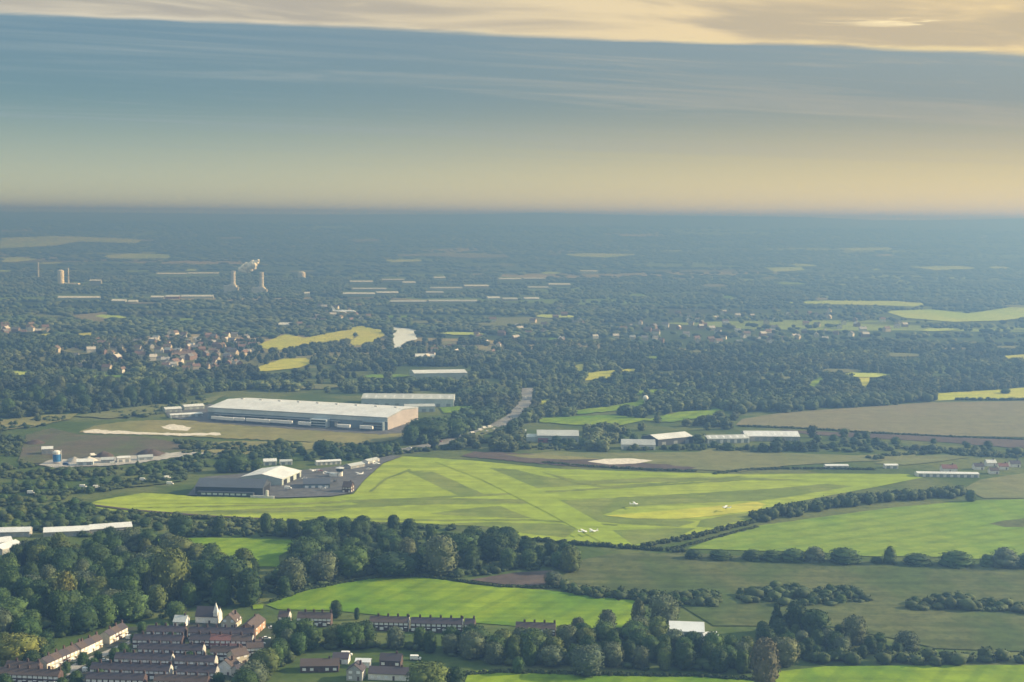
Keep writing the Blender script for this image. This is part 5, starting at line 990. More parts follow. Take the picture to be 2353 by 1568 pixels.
def clump(zone, poly, gap, hts, kinds, tints, group, seed, n_max=200, avoid=()):
    rr = random.Random(seed); xs_ = [p[0] for p in poly]; ys_ = [p[1] for p in poly]; mine = []; tries = 0
    while len(mine) < n_max and tries < 6000:
        tries += 1
        x = rr.uniform(min(xs_), max(xs_)); y0 = rr.uniform(min(ys_), max(ys_)); 
        if not inside(poly, x, y0) or any(inside(a, x, y0) for a in avoid): continue
        p = G(x, y0); kind = rr.choice(kinds); h = rr.uniform(*hts); 
        w = {'column': 0.36, 'pointed': 0.45, 'oval': 0.82, 'round': 1.02, 'spreading': 1.18, 'domed': 1.15, 'bush': 1.7}[kind] * h * rr.uniform(0.9, 1.12)
        if any((p.x - a) ** 2 + (p.y - b) ** 2 < (gap * 0.5 + min(c, gap) * 0.62) ** 2 for a, b, c in PLACED): continue
        PLACED.append((p.x, p.y, gap * 0.5)); mine.append(tree(kind, p, h, w, rr.choice(tints), zone, None, group))
    return mine

PLACED_B = list(PLACED)     # what the buildings stand on
# --- trees one can single out
HERO = [
 (405, 1388, 1426, 44, 'round', 'mid green', 'neat round tree with a bright rim beside the small white house'),
 (343, 1318, 1384, 26, 'column', 'grey green', 'slim pointed poplar in the middle of the wood behind the estate'),
 (233, 1308, 1372, 27, 'column', 'mid green', 'slim poplar on the left of the wood with a thin top'),
 (191, 1334, 1394, 27, 'column', 'mid green', 'short slim poplar left of the yellowish column in the wood'),
 (152, 1322, 1398, 42, 'column', 'yellowish', 'broad yellowish column tree in the left of the wood'),
 (392, 1277, 1378, 92, 'oval', 'olive', 'largest olive tree, sunlit dome in the middle of the wood'),
 (528, 1292, 1376, 92, 'round', 'dark green', 'broad dark tree above the church, right end of the wood'),
 (570, 1318, 1392, 62, 'oval', 'dark green', 'tall dark tree beside the tiny bright lawn'),
 (510, 1336, 1392, 50, 'round', 'deep green', 'small dark round tree straight above the church spire'),
 (40, 1470, 1530, 84, 'spreading', 'yellowish', 'autumn yellow tree on the left border of the estate'),
 (695, 1246, 1298, 72, 'round', 'dark green', 'dark round tree at the right end of the enclosed pasture'),
 (744, 1277, 1336, 70, 'round', 'grey green', 'grey green dome over the top left edge of the sunlit pasture'),
 (672, 1293, 1356, 72, 'round', 'grey green', 'grey green dome at the left tip of the sunlit pasture'),
 (806, 1263, 1324, 74, 'spreading', 'mid green', 'spreading tree above the left slope of the sunlit pasture'),
 (936, 1244, 1302, 46, 'oval', 'pale olive', 'pale narrow tree standing in the dark tree belt'),
 (1013, 1241, 1320, 84, 'oval', 'pale olive', 'big pale tree standing out of the dark tree belt'),
 (908, 1277, 1322, 96, 'spreading', 'dark green', 'wide very dark tree on the crest of the sunlit pasture'),
 (1140, 1232, 1290, 80, 'round', 'dark green', 'dark tree in the right part of the belt below the airfield'),
 (1310, 1262, 1314, 54, 'oval', 'olive', 'olive tree ending the belt at the edge of the scrubby meadow'),
 (1270, 1317, 1346, 44, 'round', 'grey green', 'small grey tree on the brown bare ground'),
 (772, 1385, 1420, 30, 'round', 'dark green', 'dark round tree breaking the roofline of the long terraces'),
 (820, 1400, 1424, 14, 'oval', 'dark green', 'small dark bushy tree between two brick terraces'),
 (984, 1533, 1596, 82, 'spreading', 'olive', 'olive dome beside the low houses at the foot of the tree band'),
 (1046, 1540, 1590, 46, 'round', 'dark green', 'dark round tree next to the olive dome by the lower pasture'),
 (1190, 1514, 1548, 32, 'round', 'deep green', 'lone round tree on the hedge of the lower pasture'),
 (1348, 1494, 1552, 82, 'round', 'grey green', 'big grey green dome in front of the tree band'),
 (1394, 1409, 1466, 46, 'oval', 'grey green', 'tree with a sunlit rim rising over the right end of the sunlit pasture'),
 (1466, 1380, 1452, 32, 'column', 'grey green', 'tall grey column tree left of the white shed'),
 (1524, 1376, 1444, 78, 'round', 'grey green', 'large rounded tree between the grey column and the white shed'),
 (1512, 1424, 1476, 52, 'round', 'olive', 'olive tree touching the left corner of the white shed'),
 (1784, 1392, 1452, 40, 'pointed', 'dark green', 'dark pointed conifer at the left of the meadow copse'),
 (1830, 1393, 1456, 54, 'oval', 'dark green', 'dark tree right beside the pointed conifer'),
 (1872, 1411, 1468, 74, 'round', 'dark green', 'dark tree with a lit rim, right end of the meadow copse'),
 (1963, 1424, 1480, 60, 'oval', 'grey green', 'grey green tree among low bushes in the scrubby meadow'),
 (2084, 1456, 1492, 62, 'domed', 'grey green', 'low grey dome alone at the right of the meadow copse'),
 (1757, 1482, 1578, 70, 'oval', 'russet', 'tall russet tree at the near end of the tree band'),
 (1805, 1474, 1530, 66, 'round', 'pale olive', 'pale feathery tree behind the tall russet one'),
 (2230, 1130, 1153, 26, 'round', 'mid green', 'lone small tree past the end of the thick hedgerow'),
 (985, 967, 1012, 90, 'spreading', 'dark green', 'dark spreading tree in front of the sunlit end wall of the great warehouse'),
 (1045, 968, 1006, 62, 'round', 'mid green', 'rounded tree right of the dark spreading tree by the main road'),
 (944, 980, 1022, 44, 'round', 'deep green', 'dark tree at the corner of the great warehouse yard'),
 (1172, 976, 1010, 24, 'oval', 'dark green', 'narrow dark tree by the parked cars on the main road'),
 (740, 1016, 1046, 48, 'round', 'dark green', 'dark round tree behind the pale roofed hangar'),
 (548, 1050, 1084, 54, 'round', 'mid green', 'pair-like green tree just above the dark hangar roof'),
 (590, 1060, 1084, 34, 'round', 'mid green', 'small green tree touching the pale hangar roof'),
 (512, 1058, 1086, 40, 'round', 'deep green', 'left tree of those above the dark hangar roof'),
 (382, 1238, 1246, 12, 'round', 'dark green', 'tiny dark tree at the top of the enclosed pasture'),
 (2310, 895, 905, 24, 'round', 'deep green', 'small dark tree on the bright strip beside the plantation'),
]
for hspec in HERO: hero(*hspec)
# --- hedge of separate bushes below the crop field
for x, w, h, tn, lb in [(1592, 46, 20, 'dark green', 'dark humped bush at the left start of the row under the crop field'), (1655, 64, 20, 'dark green', 'second humped bush of the row under the crop field'),
                        (1728, 56, 22, 'dark green', 'bush at the left end of the longest hump of the row'), (1775, 62, 22, 'deep green', 'low middle bush of the longest hump of the row'), (1822, 64, 27, 'mid green', 'raised bush of the longest hump of the row'), (1872, 58, 31, 'grey green', 'tall grey bush ending the longest hump of the row'),
                        (1940, 84, 30, 'deep green', 'broad dark bush after the longest hump of the row'), (2014, 34, 14, 'dark green', 'little bush left of the upright bush in the row'), (2044, 36, 36, 'mid green', 'upright bush standing tallest of the row under the crop field'), (2108, 74, 22, 'dark green', 'flat dark bush right of the upright bush'),
                        (2196, 88, 30, 'deep green', 'broad bush two places right of the upright bush'), (2268, 40, 24, 'mid green', 'small bush just before the row leaves the crop field'), (2308, 74, 38, 'grey green', 'largest grey bush near the right end of the row'), (2362, 60, 28, 'deep green', 'last bush of the row under the crop field')]:
    yb = 1284 + (x - 1592) * 0.026
    hero(x, yb - h, yb, w, 'bush', tn, lb)
C1 = [(0, 1300), (60, 1284), (200, 1262), (300, 1258), (420, 1266), (500, 1280), (562, 1312), (600, 1350), (604, 1386), (560, 1384), (520, 1392), (440, 1392), (380, 1424), (300, 1432), (200, 1455), (100, 1470), (0, 1486)]
clump('wood', C1, 11.4, (10.5, 15), ['round', 'oval', 'spreading', 'round', 'oval'], ['dark green', 'deep green', 'mid green', 'mid green', 'olive', 'grey green'], 'trees of the wood behind the estate', 3, 92)
C2 = [(380, 1222), (640, 1224), (760, 1218), (900, 1226), (1040, 1232), (1200, 1262), (1320, 1292), (1290, 1312), (1180, 1312), (1060, 1330), (950, 1318), (870, 1318), (760, 1342), (680, 1366), (625, 1378), (612, 1330), (662, 1296), (700, 1246), (640, 1234), (380, 1234)]
clump('belt', C2, 10.8, (9, 12.5), ['round', 'oval', 'spreading', 'domed'], ['dark green', 'dark green', 'deep green', 'mid green'], 'trees of the belt below the airfield', 5, 66)
C3 = [(640, 1474), (800, 1476), (900, 1484), (1080, 1488), (1270, 1494), (1300, 1470), (1470, 1460), (1540, 1496), (1690, 1500), (1740, 1520), (1740, 1550), (1600, 1542), (1480, 1540), (1300, 1532), (1150, 1528), (1020, 1504), (900, 1490), (720, 1492), (660, 1530), (600, 1580), (560, 1600), (620, 1500)]
clump('band', C3, 10.4, (8.5, 11.5), ['round', 'oval', 'spreading', 'round'], ['dark green', 'deep green', 'mid green', 'grey green', 'olive'], 'trees of the band behind the pasture', 8, 92)
C4 = [(1740, 1460), (1800, 1440), (1900, 1462), (1990, 1484), (2100, 1500), (2060, 1512), (1900, 1512), (1840, 1516), (1770, 1500)]
clump('copse', C4, 8.5, (5.5, 9.5), ['round', 'oval', 'domed'], ['dark green', 'deep green', 'grey green', 'mid green'], 'trees of the meadow copse', 9, 26)
C5 = [(0, 905), (120, 895), (250, 900), (420, 905), (430, 928), (330, 934), (170, 946), (0, 962)]
clump('row', C5, 16, (13, 19), ['oval', 'round', 'round'], ['dark green', 'deep green', 'mid green', 'grey green'], 'tall trees left of the great warehouse', 10, 30)
C6 = [(0, 1470), (60, 1500), (110, 1470), (90, 1560), (60, 1590), (0, 1590)]
clump('corner', C6, 9.5, (7, 10), ['round', 'domed'], ['dark green', 'deep green', 'olive'], 'trees on the left border of the estate', 12, 8)
C7 = [(120, 1530), (200, 1492), (300, 1452), (420, 1452), (560, 1500), (600, 1500), (570, 1590), (100, 1590)]
clump('estate', C7, 8.0, (4, 6.5), ['round', 'domed', 'oval'], ['dark green', 'deep green', 'mid green'], 'garden trees of the estate', 14, 22)
# --- low bushes in the meadow and round the works
def bushes(zone, poly, gap, hts, tints, group, seed, n):
    return clump(zone, poly, gap, hts, ['bush'], tints, group, seed, n)
bushes('meadow strip', [(1290, 1352), (1420, 1366), (1560, 1374), (1645, 1368), (1640, 1392), (1560, 1392), (1420, 1380), (1300, 1362)], 5.5, (2.6, 4.6), ['dark green', 'deep green'], 'bushes along the left of the scrubby meadow', 21, 24)
bushes('meadow middle', [(1690, 1368), (1780, 1356), (1960, 1362), (2000, 1384), (1850, 1392), (1700, 1386)], 6, (2.6, 4.8), ['dark green', 'deep green', 'mid green'], 'bushes in the middle of the scrubby meadow', 22, 20)
bushes('meadow right', [(2090, 1388), (2180, 1376), (2260, 1384), (2353, 1396), (2400, 1420), (2240, 1402), (2110, 1402)], 6, (2.6, 4.6), ['dark green', 'deep green', 'olive'], 'bushes on the right of the scrubby meadow', 23, 16)
bushes('works', [(0, 1090), (120, 1086), (300, 1080), (440, 1060), (500, 1062), (430, 1092), (300, 1120), (200, 1150), (160, 1190), (0, 1200)], 9, (3, 5.5), ['dark green', 'deep green', 'mid green', 'olive'], 'bushes between the works and the airfield', 24, 44)
bushes('left scrub', [(0, 1168), (180, 1168), (330, 1192), (380, 1216), (300, 1234), (140, 1216), (0, 1216)], 8, (3.2, 6.0), ['dark green', 'deep green', 'mid green'], 'bushes left of the airfield', 25, 30)
bushes('airfield hedge', [(640, 1044), (760, 1032), (900, 1026), (930, 1036), (860, 1056), (700, 1064), (640, 1060)], 8, (4, 7), ['dark green', 'deep green'], 'bushes behind the hangars', 26, 26)
bushes('unit trees', [(1130, 1020), (1340, 1016), (1420, 1006), (1440, 992), (1510, 1020), (1610, 1024), (1760, 1034), (1900, 1022), (1960, 1030), (1800, 1044), (1600, 1034), (1400, 1032), (1140, 1034)], 9, (4, 8), ['dark green', 'deep green', 'mid green'], 'bushes round the industrial units', 27, 34)
bushes('lane bushes', [(1880, 1000), (1990, 1004), (2200, 1018), (2353, 1036), (2400, 1050), (2200, 1046), (2040, 1028), (1900, 1022)], 9, (3.5, 7), ['dark green', 'deep green', 'grey green'], 'bushes along the ploughed strip', 28, 22)

# ------------------------------------------------------------------ hedges: each one loose mass
def mass(points, leaf, lobe, seed, sub=1, leaf_n=26):
    """points: list of (x, y, z0, w, h) blobs merged into one loose leafy mass"""
    rng = np.random.default_rng(seed); V = []; F3 = []; F4 = []; T3 = []; T4 = []; nv = 0; iv, jf = ICO1
    for x, y, z0, w, h in points:
        wob = 1 + 0.22 * rng.normal(size=len(iv)) * 0.6
        v = iv * wob[:, None] * np.array([w / 2, w / 2, h * 0.56]) + np.array([x, y, z0 + h * 0.44]); v[:, 2] = np.maximum(v[:, 2], z0 - 0.2)
        V.append(v); F3.append(jf + nv); nv += len(v); T3.append(np.full(len(jf), rng.uniform(0.75, 1.2)))
        d = rng.normal(size=(leaf_n, 3)); d /= np.linalg.norm(d, axis=1)[:, None]; d[:, 2] = np.abs(d[:, 2])
        P = d * np.array([w / 2, w / 2, h * 0.56]) * rng.uniform(0.9, 1.15, (leaf_n, 1)) + np.array([x, y, z0 + h * 0.44])
        nrm = d + rng.normal(size=d.shape) * 0.6; nrm /= np.linalg.norm(nrm, axis=1)[:, None]
        t1 = np.cross(nrm, rng.normal(size=d.shape)); t1 /= np.linalg.norm(t1, axis=1)[:, None]; t2 = np.cross(nrm, t1); s = leaf * rng.uniform(0.6, 1.3, (leaf_n, 1))
        V.append(np.stack([P - t1 * s - t2 * s * 0.5, P + t1 * s * 0.7 - t2 * s, P + t1 * s + t2 * s * 0.6, P - t1 * s * 0.6 + t2 * s], 1).reshape(-1, 3))
        F4.append((np.arange(leaf_n * 4).reshape(-1, 4) + nv).astype(np.int32)); nv += leaf_n * 4; T4.append(rng.uniform(0.7, 1.3, leaf_n))
    return np.concatenate(V), [np.concatenate(F3), np.concatenate(F4)], np.concatenate(T3 + T4)
HEDGE = leaf_mat('hedge_leaves', False, (0.034, 0.060, 0.022), (0.058, 0.080, 0.030))
def hedge(pts, h, w, label, seed, name='hedge', cat='hedge', width=0.0, dens=0.55):
    rr = random.Random(seed); out_ = []
    W = [G(x, y) for x, y in pts]
    for i in range(len(W) - 1):
        a, b = W[i], W[i + 1]; L = (b - a).length; n = max(2, int(L / (w * dens)))
        for k in range(n):
            s = (k + rr.random()) / n; p = a + (b - a) * s; hh = h * rr.uniform(0.65, 1.25)
            out_.append((p.x + rr.uniform(-1, 1) * (w * 0.25 + width), p.y + rr.uniform(-1, 1) * (w * 0.3 + width), 0.0, w * rr.uniform(0.8, 1.4), hh))
    V, F, T = mass(out_, 0.42 * (1 if h < 4 else 1.4), 0, seed)
    return tag(link(name, np_mesh(name, V, F, HEDGE, T)), label, cat)
hedge([(1740, 1196), (1800, 1184), (1880, 1170), (1960, 1158), (2060, 1148), (2140, 1143), (2205, 1136)], 6.5, 7, 'thick tall hedgerow between the airfield and the crop field', 31, width=5, dens=0.24)
hedge([(1480, 1256), (1560, 1243), (1650, 1222), (1740, 1198)], 2.6, 3.5, 'low ragged hedge running from the airfield corner to the thick hedgerow', 32, width=1.0)
hedge([(1540, 1264), (1640, 1238), (1740, 1212)], 1.2, 2.5, 'faint dark ditch growth beside the low ragged hedge', 33)
hedge([(1200, 1240), (1300, 1250), (1440, 1260), (1570, 1270)], 2.4, 3.5, 'low dark hedge closing the near edge of the airfield', 34)
hedge([(1290, 1352), (1400, 1372), (1480, 1382), (1560, 1390), (1640, 1394)], 2.6, 3.5, 'low hedge along the top right of the sunlit pasture', 35, width=0.8)
hedge([(620, 1386), (700, 1358), (790, 1340), (900, 1324), (1000, 1330), (1150, 1350), (1290, 1352)], 1.4, 2.2, 'thin boundary hedge over the crest of the sunlit pasture', 36)
hedge([(1850, 1524), (1960, 1520), (2100, 1524), (2240, 1524), (2370, 1520), (2460, 1518)], 5.5, 6.5, 'tall dark hedge above the lower right pasture', 37, width=2.5)
hedge([(1060, 1552), (1150, 1546), (1250, 1549), (1400, 1553), (1600, 1556), (1760, 1566)], 1.5, 2.2, 'low trimmed hedge along the lower pasture', 38)
hedge([(1700, 980), (1850, 986), (2000, 996), (2200, 1006), (2370, 1012)], 1.8, 4, 'thin dark hedge between stubble and ploughed strip', 39)
hedge([(2200, 920), (2260, 920), (2370, 920)], 3.0, 6, 'short hedge between bright strip and stubble field', 40)
hedge([(100, 1140), (250, 1124), (340, 1112), (430, 1100)], 3.0, 5, 'broken hedge left of the dark hangar', 41, width=3)
hedge([(240, 1178), (400, 1190), (520, 1198), (640, 1204), (760, 1208), (900, 1212), (1040, 1220)], 3.0, 5, 'dark hedge between the airfield and the tree belt', 42, width=3)
hedge([(870, 1052), (920, 1042), (1000, 1036), (1090, 1022), (1160, 1012)], 3.5, 5, 'dark hedge under the main road', 43, width=2)
hedge([(1640, 1090), (1720, 1080), (1800, 1078), (1900, 1078), (2010, 1080)], 1.6, 4, 'thin dark hedge along the far side of the airfield', 44)
hedge([(1250, 1064), (1340, 1072), (1480, 1080), (1600, 1084)], 1.5, 4, 'thin hedge beyond the dark soil strip', 45)
hedge([(1990, 1056), (2060, 1046), (2180, 1040), (2300, 1046)], 3.0, 6, 'dark hedge behind the pale oval field', 46, width=3)
hedge([(1700, 948), (1800, 941), (1900, 934), (2010, 927), (2130, 920)], 11, 13, 'dark straight-edged plantation of conifers along the stubble field', 47, 'plantation', 'plantation', width=10, dens=0.22)

# ------------------------------------------------------------------ woods too far and too many to count: one loose mass of crowns
def in_any(X, Y, polys):
    r = np.zeros(len(X), bool)
    for poly in polys:
        xs_ = np.array([p[0] for p in poly]); ys_ = np.array([p[1] for p in poly])
        cand = (X > xs_.min()) & (X < xs_.max()) & (Y > ys_.min()) & (Y < ys_.max()) & ~r
        idx = np.where(cand)[0]
        if not len(idx): continue
        x = X[idx]; y = Y[idx]; c = np.zeros(len(idx), bool); n = len(poly); j = n - 1
        for i in range(n):
            xi, yi = poly[i]; xj, yj = poly[j]
            if yi != yj: c ^= ((yi > y) != (yj > y)) & (x < (xj - xi) * (y - yi) / (yj - yi) + xi)
            j = i
        r[idx] |= c
    return r
KEEP_OPEN = [   # ground with buildings, houses or cleared land, as seen from above
    [(380, 945), (470, 905), (560, 898), (800, 905), (1050, 915), (1050, 935), (1000, 990), (880, 1010), (470, 985)],
    [(780, 925), (790, 905), (1050, 905), (1050, 935)], [(910, 880), (910, 846), (1085, 846), (1085, 880)],
    [(0, 985), (180, 960), (440, 950), (960, 985), (960, 1040), (560, 1060), (440, 1060), (300, 1090), (0, 1090)],
    [(1190, 1040), (1200, 975), (1340, 975), (1345, 1040)], [(1410, 1040), (1420, 1000), (1510, 985), (1600, 985), (1610, 1040)], [(1610, 1035), (1610, 990), (1850, 985), (1880, 1030)],
    [(-10, 1570), (-10, 1050), (450, 1050), (920, 1030), (1200, 1040), (2000, 1040), (2400, 1030), (2400, 1570)], [(1880, 1006), (2400, 1006), (2400, 1060), (1880, 1060)]]
def vnoise(X, Y, s, seed):
    rng = np.random.default_rng(seed); tab = rng.random((64, 64)); x = X / s; y = Y / s; i = np.floor(x).astype(int); j = np.floor(y).astype(int); fx = x - i; fy = y - j
    fx = fx * fx * (3 - 2 * fx); fy = fy * fy * (3 - 2 * fy); t = lambda a, b: tab[a % 64, b % 64]
    return (t(i, j) * (1 - fx) + t(i + 1, j) * fx) * (1 - fy) + (t(i, j + 1) * (1 - fx) + t(i + 1, j + 1) * fx) * fy
def forest(name, y0, y1, gap, hts, wr, mat_, label, seed, thin, templ, side=0.45):
    rng = np.random.default_rng(seed)
    Yr = (G(1176, y1).y, G(1176, y0).y); area = side * (Yr[1] ** 2 - Yr[0] ** 2); n = int(area / gap ** 2)
    Y = np.sqrt(rng.uniform(Yr[0] ** 2, Yr[1] ** 2, n)); X = rng.uniform(-side, side, n) * Y
    Z = rise(Y); vx, vy = proj(X, Y, Z); h = hts[0] + (hts[1] - hts[0]) * rng.beta(1.6, 2.2, n); d = np.hypot(Y, X); tp = h * FOC / d
    keep = ~(in_any(vx, vy, OPEN + KEEP_OPEN + FARS) | in_any(vx, vy - 0.55 * tp, OPEN) )
    dens = vnoise(X * 0.5, Y, gap * 7, seed) * 0.5 + vnoise(X * 0.5, Y, gap * 24, seed + 1) * 0.5
    keep &= thin(X, Y, vx, vy, dens, rng)
    X, Y, Z, h = X[keep], Y[keep], Z[keep], h[keep]; n = len(X); w = h * rng.uniform(*wr, n); a = rng.uniform(0, 6.28, n); tint = rng.uniform(0.75, 1.25, n) * (0.6 + 0.8 * vnoise(X, Y, 120, seed + 3))
    which = rng.integers(0, len(templ), n); V = []; F3 = []; F4 = []; T3 = []; T4 = []; nv = 0
    for k, (tv, tf, tt) in enumerate(templ):
        idx = np.where(which == k)[0]; m = len(idx)
        if not m: continue
        ca, sa = np.cos(a[idx])[:, None], np.sin(a[idx])[:, None]
        x = tv[None, :, 0] * ca - tv[None, :, 1] * sa; y = tv[None, :, 0] * sa + tv[None, :, 1] * ca
        P = np.stack([x * w[idx][:, None] + X[idx][:, None], y * w[idx][:, None] + Y[idx][:, None], np.broadcast_to(tv[None, :, 2], x.shape) * h[idx][:, None] + Z[idx][:, None]], 2)
        off = (np.arange(m) * len(tv))[:, None, None] + nv; V.append(P.reshape(-1, 3)); nv += m * len(tv); c = 0
        for arr in tf:
            tk = tt[c:c + len(arr)]; c += len(arr); ff = (arr[None] + off).reshape(-1, arr.shape[1]); ttv = (tint[idx][:, None] * tk[None]).ravel()
            if arr.shape[1] == 3: F3.append(ff); T3.append(ttv)
            else: F4.append(ff); T4.append(ttv)
    F = [np.concatenate(F3)] + ([np.concatenate(F4)] if F4 else [])
    print(name, n, 'trees', sum(len(q) for q in F), 'faces')
    return tag(link(name, np_mesh(name, np.concatenate(V), F, mat_, np.concatenate(T3 + T4))), label, 'woodland', None, 'stuff')
T_MID = [crown_arrays(300 + q, PROFILE[k][0], nl, 70, 0.075, (0.26, 0.42), bottom=0.10) for q, (k, nl) in enumerate([('round', 5), ('oval', 6), ('spreading', 5), ('round', 7), ('oval', 4), ('pointed', 5), ('spreading', 8)])]
def blob(seed, v0, f0):
    rng = np.random.default_rng(seed); v = v0 * (1 + 0.20 * rng.normal(size=len(v0)))[:, None] * np.array([0.5, 0.5, 0.52]) + np.array([0, 0, 0.48]); return v, [f0], rng.uniform(0.8, 1.2, len(f0))
T_FAR = [blob(400 + q, *ICO2) for q in range(4)] ; T_VFAR = [blob(500 + q, *ICO1) for q in range(4)]
ico0 = ico(1)
WOOD = leaf_mat('woodland_leaves', False, (0.044, 0.074, 0.030), (0.082, 0.104, 0.044))
VILLAGE = [(310, 790), (360, 768), (480, 768), (580, 776), (600, 800), (560, 840), (480, 862), (380, 850), (320, 826)]
TOWN = [(1380, 770), (1450, 735), (1560, 715), (1760, 705), (2000, 720), (2130, 745), (2080, 775), (1850, 800), (1600, 800), (1440, 790)]
def hedged(X, Y, ang, cw, ch, seed, wid):
    """true along the hedge lines of an irregular field pattern"""
    wx = X + 90 * (vnoise(X, Y, 260, seed) - 0.5); wy = Y + 90 * (vnoise(X, Y, 260, seed + 1) - 0.5)
    u = wx * math.cos(ang) + wy * math.sin(ang); v = -wx * math.sin(ang) + wy * math.cos(ang); j = np.floor(v / ch); uu = u + 57.0 * j
    return (np.abs(v / ch - np.round(v / ch)) * ch < wid) | (np.abs(uu / cw - np.round(uu / cw)) * cw < wid)
def thin_mid(X, Y, vx, vy, d, rng):
    v = in_any(vx, vy, [VILLAGE, TOWN]); return ((d + 0.22 * rng.random(len(X)) > 0.67) | (hedged(X, Y, 0.18, 210, 95, 81, 7) & (rng.random(len(X)) < 0.85)) | (rng.random(len(X)) < 0.08)) & (~v | (rng.random(len(X)) < 0.20))
forest('woodland', 790, 1040, 8.6, (6, 12), (1.0, 1.6), WOOD, 'dark woods and hedgerow trees filling the middle distance behind the airfield', 61, thin_mid, T_MID)
def thin_far(X, Y, vx, vy, d, rng):
    v = in_any(vx, vy, [VILLAGE, TOWN]); return ((d + 0.24 * rng.random(len(X)) > 0.69) | (hedged(X, Y, 0.12, 320, 190, 82, 11) & (rng.random(len(X)) < 0.85)) | (rng.random(len(X)) < 0.06)) & (~v | (rng.random(len(X)) < 0.20))
forest('distant_woodland', 640, 790, 12.5, (5, 11), (1.2, 2.4), WOOD, 'hazy blue green woods around the far town and power station', 62, thin_far, T_VFAR)
def thin_vfar(X, Y, vx, vy, d, rng): return (d + 0.24 * rng.random(len(X)) > 0.69) | (hedged(X, Y, 0.10, 600, 380, 83, 22) & (rng.random(len(X)) < 0.85)) | (rng.random(len(X)) < 0.05)
forest('horizon_woodland', 512, 640, 26.0, (6, 12), (2.2, 5.0), WOOD, 'faint blue woods spread over the plain below the hills', 63, thin_vfar, T_VFAR)

# ------------------------------------------------------------------ undergrowth: brambles and saplings nobody could count
def undergrowth(polys, gap, seed):
    rng = np.random.default_rng(seed); X = []; Y = []
    for poly, gp in polys:
        xs_ = [p[0] for p in poly]; ys_ = [p[1] for p in poly]; c = [G(x, y) for x, y in poly]; ax = [q.x for q in c]; ay = [q.y for q in c]
        n = int((max(ax) - min(ax)) * (max(ay) - min(ay)) / gp ** 2); x = rng.uniform(min(ax), max(ax), n); y = rng.uniform(min(ay), max(ay), n); vx, vy = proj(x, y)
        k = in_any(vx, vy, [poly]) & (vnoise(x, y, 26, seed + 7) > (0.0 if gp < 5 else 0.36)); X.append(x[k]); Y.append(y[k])
    S_ = np.concatenate([np.full(len(a), 1.0 if gp < 9 else 0.42) for a, (_, gp) in zip(X, polys)]); X = np.concatenate(X); Y = np.concatenate(Y); pl = np.array([(a, b, c) for a, b, c in PLACED_B]); keep = np.ones(len(X), bool)
    for a, b, c in pl: keep &= (X - a) ** 2 + (Y - b) ** 2 > c * c
    X, Y, S_ = X[keep], Y[keep], S_[keep]; pts = [(x, y, 0.1, k * v * rng.uniform(2.5, 6.0), k * v * rng.uniform(0.9, 3.4)) for x, y, k, v in zip(X, Y, S_, np.clip(rng.lognormal(0.0, 0.38, len(X)), 0.45, 2.1))]
    V, F, T = mass(pts, 0.40, 0, seed, leaf_n=14); print('undergrowth', len(pts))
    return tag(link('undergrowth', np_mesh('undergrowth', V, F, HEDGE, T)), 'brambles, saplings and scrub under and between the trees', 'undergrowth', None, 'stuff')
M1 = [(1290, 1350), (1420, 1362), (1560, 1366), (1650, 1364), (1650, 1394), (1560, 1394), (1420, 1382), (1300, 1364)]; M2 = [(1690, 1366), (1780, 1352), (1960, 1356), (2010, 1384), (1850, 1394), (1700, 1388)]; M3 = [(2080, 1388), (2180, 1374), (2260, 1380), (2353, 1394), (2450, 1420), (2240, 1404), (2100, 1404)]
SC = [(-40, 1086), (120, 1082), (300, 1076), (440, 1052), (540, 1060), (440, 1092), (300, 1118), (240, 1136), (190, 1156), (220, 1176), (400, 1196), (640, 1208), (640, 1222), (300, 1240), (-40, 1220)]
SC2 = [(400, 1014), (560, 1018), (720, 1024), (900, 1020), (980, 1014), (900, 1034), (860, 1050), (700, 1062), (560, 1066), (430, 1056)]; SC3 = [(-40, 990), (60, 1000), (40, 1060), (90, 1072), (-40, 1090)]; SC4 = [(1120, 1020), (1200, 1018), (1420, 1034), (1610, 1028), (1850, 1020), (2100, 1030), (2400, 1044), (2400, 1056), (2000, 1040), (1640, 1036), (1300, 1036), (1130, 1034)]
SC5 = [(1340, 1296), (2400, 1310), (2400, 1500), (2100, 1496), (1900, 1440), (1640, 1436), (1560, 1388), (1420, 1364), (1300, 1346)]
SC6 = [(0, 968), (300, 945), (470, 915), (480, 930), (380, 955), (180, 972), (0, 992)]
undergrowth([(C1, 4.4), (C2, 4.2), (C3, 4.4), (C4, 3.6), (C5, 4.8), (M1, 3.2), (M2, 3.6), (M3, 3.4), (SC, 5.4), (SC2, 5.2), (SC3, 5.2), (SC4, 5.2), (SC6, 7.5)], 4, 91)
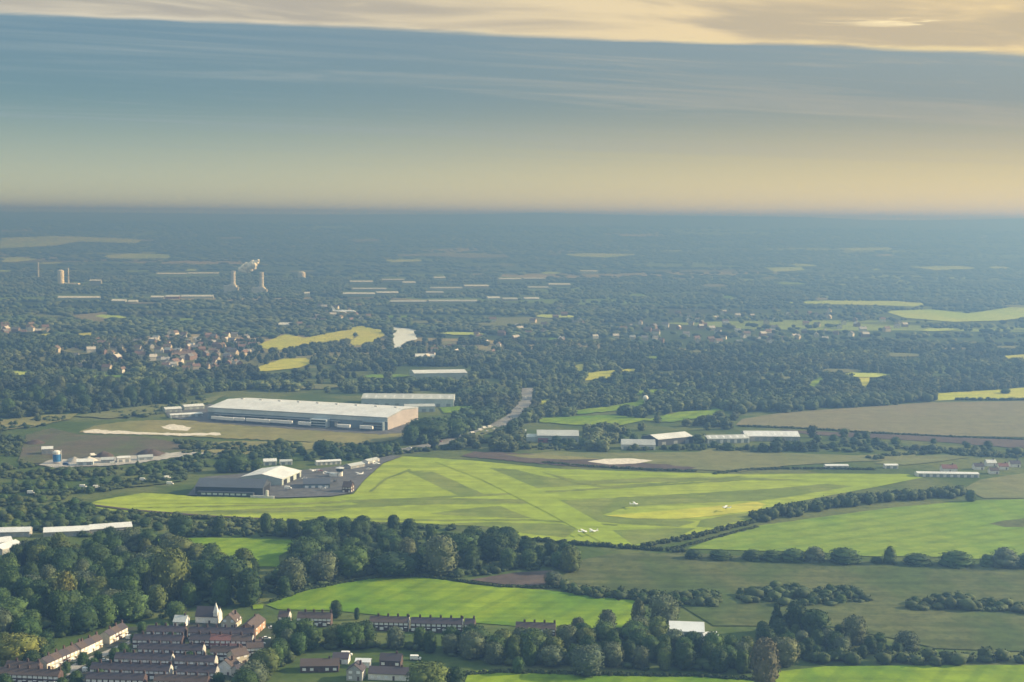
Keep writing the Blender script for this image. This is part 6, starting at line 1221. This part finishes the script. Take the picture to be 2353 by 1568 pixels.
# ------------------------------------------------------------------ labels for the many: each told from its like by look, then by its place in its own stand
def ordinal(i, n):
    if i == n - 1 and n > 1: return 'last'
    return ORD[i] if i < 20 else None
def name_all(items, key, phrase, limit=20):
    groups = {}
    for it in items: groups.setdefault(key(it), []).append(it)
    for k, its in groups.items():
        its.sort(key=lambda q: q['x'])
        n = len(its)
        for i, it in enumerate(its):
            it['o']['label'] = phrase(it, None if n == 1 else ORD[i] if i < 20 else ORD[n - 1 - i], 'left' if i < 20 else 'right', n)
ZP = {'wood': 'the estate wood', 'belt': 'the airfield tree belt', 'band': 'the pasture tree band', 'copse': 'the meadow copse', 'row': 'the row beside the warehouse', 'corner': 'the estate border', 'estate': 'the terraced estate',
      'meadow strip': 'the left meadow scrub', 'meadow middle': 'the middle meadow scrub', 'meadow right': 'the right meadow scrub', 'works': 'the concrete works scrub', 'left scrub': 'the left airfield scrub',
      'airfield hedge': 'the hangar scrub', 'unit trees': 'the industrial unit scrub', 'lane bushes': 'the ploughed strip scrub'}
SHAPE = {'round': 'round', 'oval': 'upright', 'spreading': 'spreading', 'domed': 'domed', 'bush': '', 'column': 'column', 'pointed': 'pointed'}
rest = [t for t in TREES if not t['label']]
for z in ZP:
    hs = sorted(t['h'] for t in rest if t['zone'] == z); ys = sorted(t['y'] for t in rest if t['zone'] == z)
    for t in rest:
        if t['zone'] == z:
            t['size'] = 'tall' if t['h'] > hs[len(hs) * 2 // 3] else ('low' if t['h'] < hs[len(hs) // 3] else 'middling'); t['depth'] = 'near' if t['y'] > ys[len(ys) // 2] else 'far'
def tree_phrase(t, o, side, n):
    noun = 'bush' if t['kind'] == 'bush' else 'tree'; body = ' '.join(w for w in (t['size'], t['tint'], SHAPE[t['kind']], noun) if w); where = f"{t['depth']} side of {ZP[t['zone']]}"
    return f"{body} on the {where}" if o is None else f"{o} {body} from {side}, {where}"
name_all(rest, lambda t: (t['zone'], t['size'], t['tint'], t['kind'], t['depth']), tree_phrase)
for z in set(h['zone'] for h in FARH):
    ys = sorted(h['y'] for h in FARH if h['zone'] == z)
    for h in FARH:
        if h['zone'] == z: q = ys.index(h['y']) / max(1, len(ys) - 1); h['d'] = 'near edge' if q > 0.66 else ('far edge' if q < 0.33 else 'middle')
        h['o']['category'] = 'house'; h['o']['group'] = 'houses of ' + h['zone']
def far_phrase(h, o, side, n):
    b = f"{h['a']} {h['b']} house"; w = f"in the {h['d']} of {h['zone']}" if h['d'] == 'middle' else f"at the {h['d']} of {h['zone']}"
    return f"{b} {w}" if o is None else f"{o} {b} from {side} {w}"
name_all(FARH, lambda h: (h['zone'], h['a'], h['b'], h['d']), far_phrase)
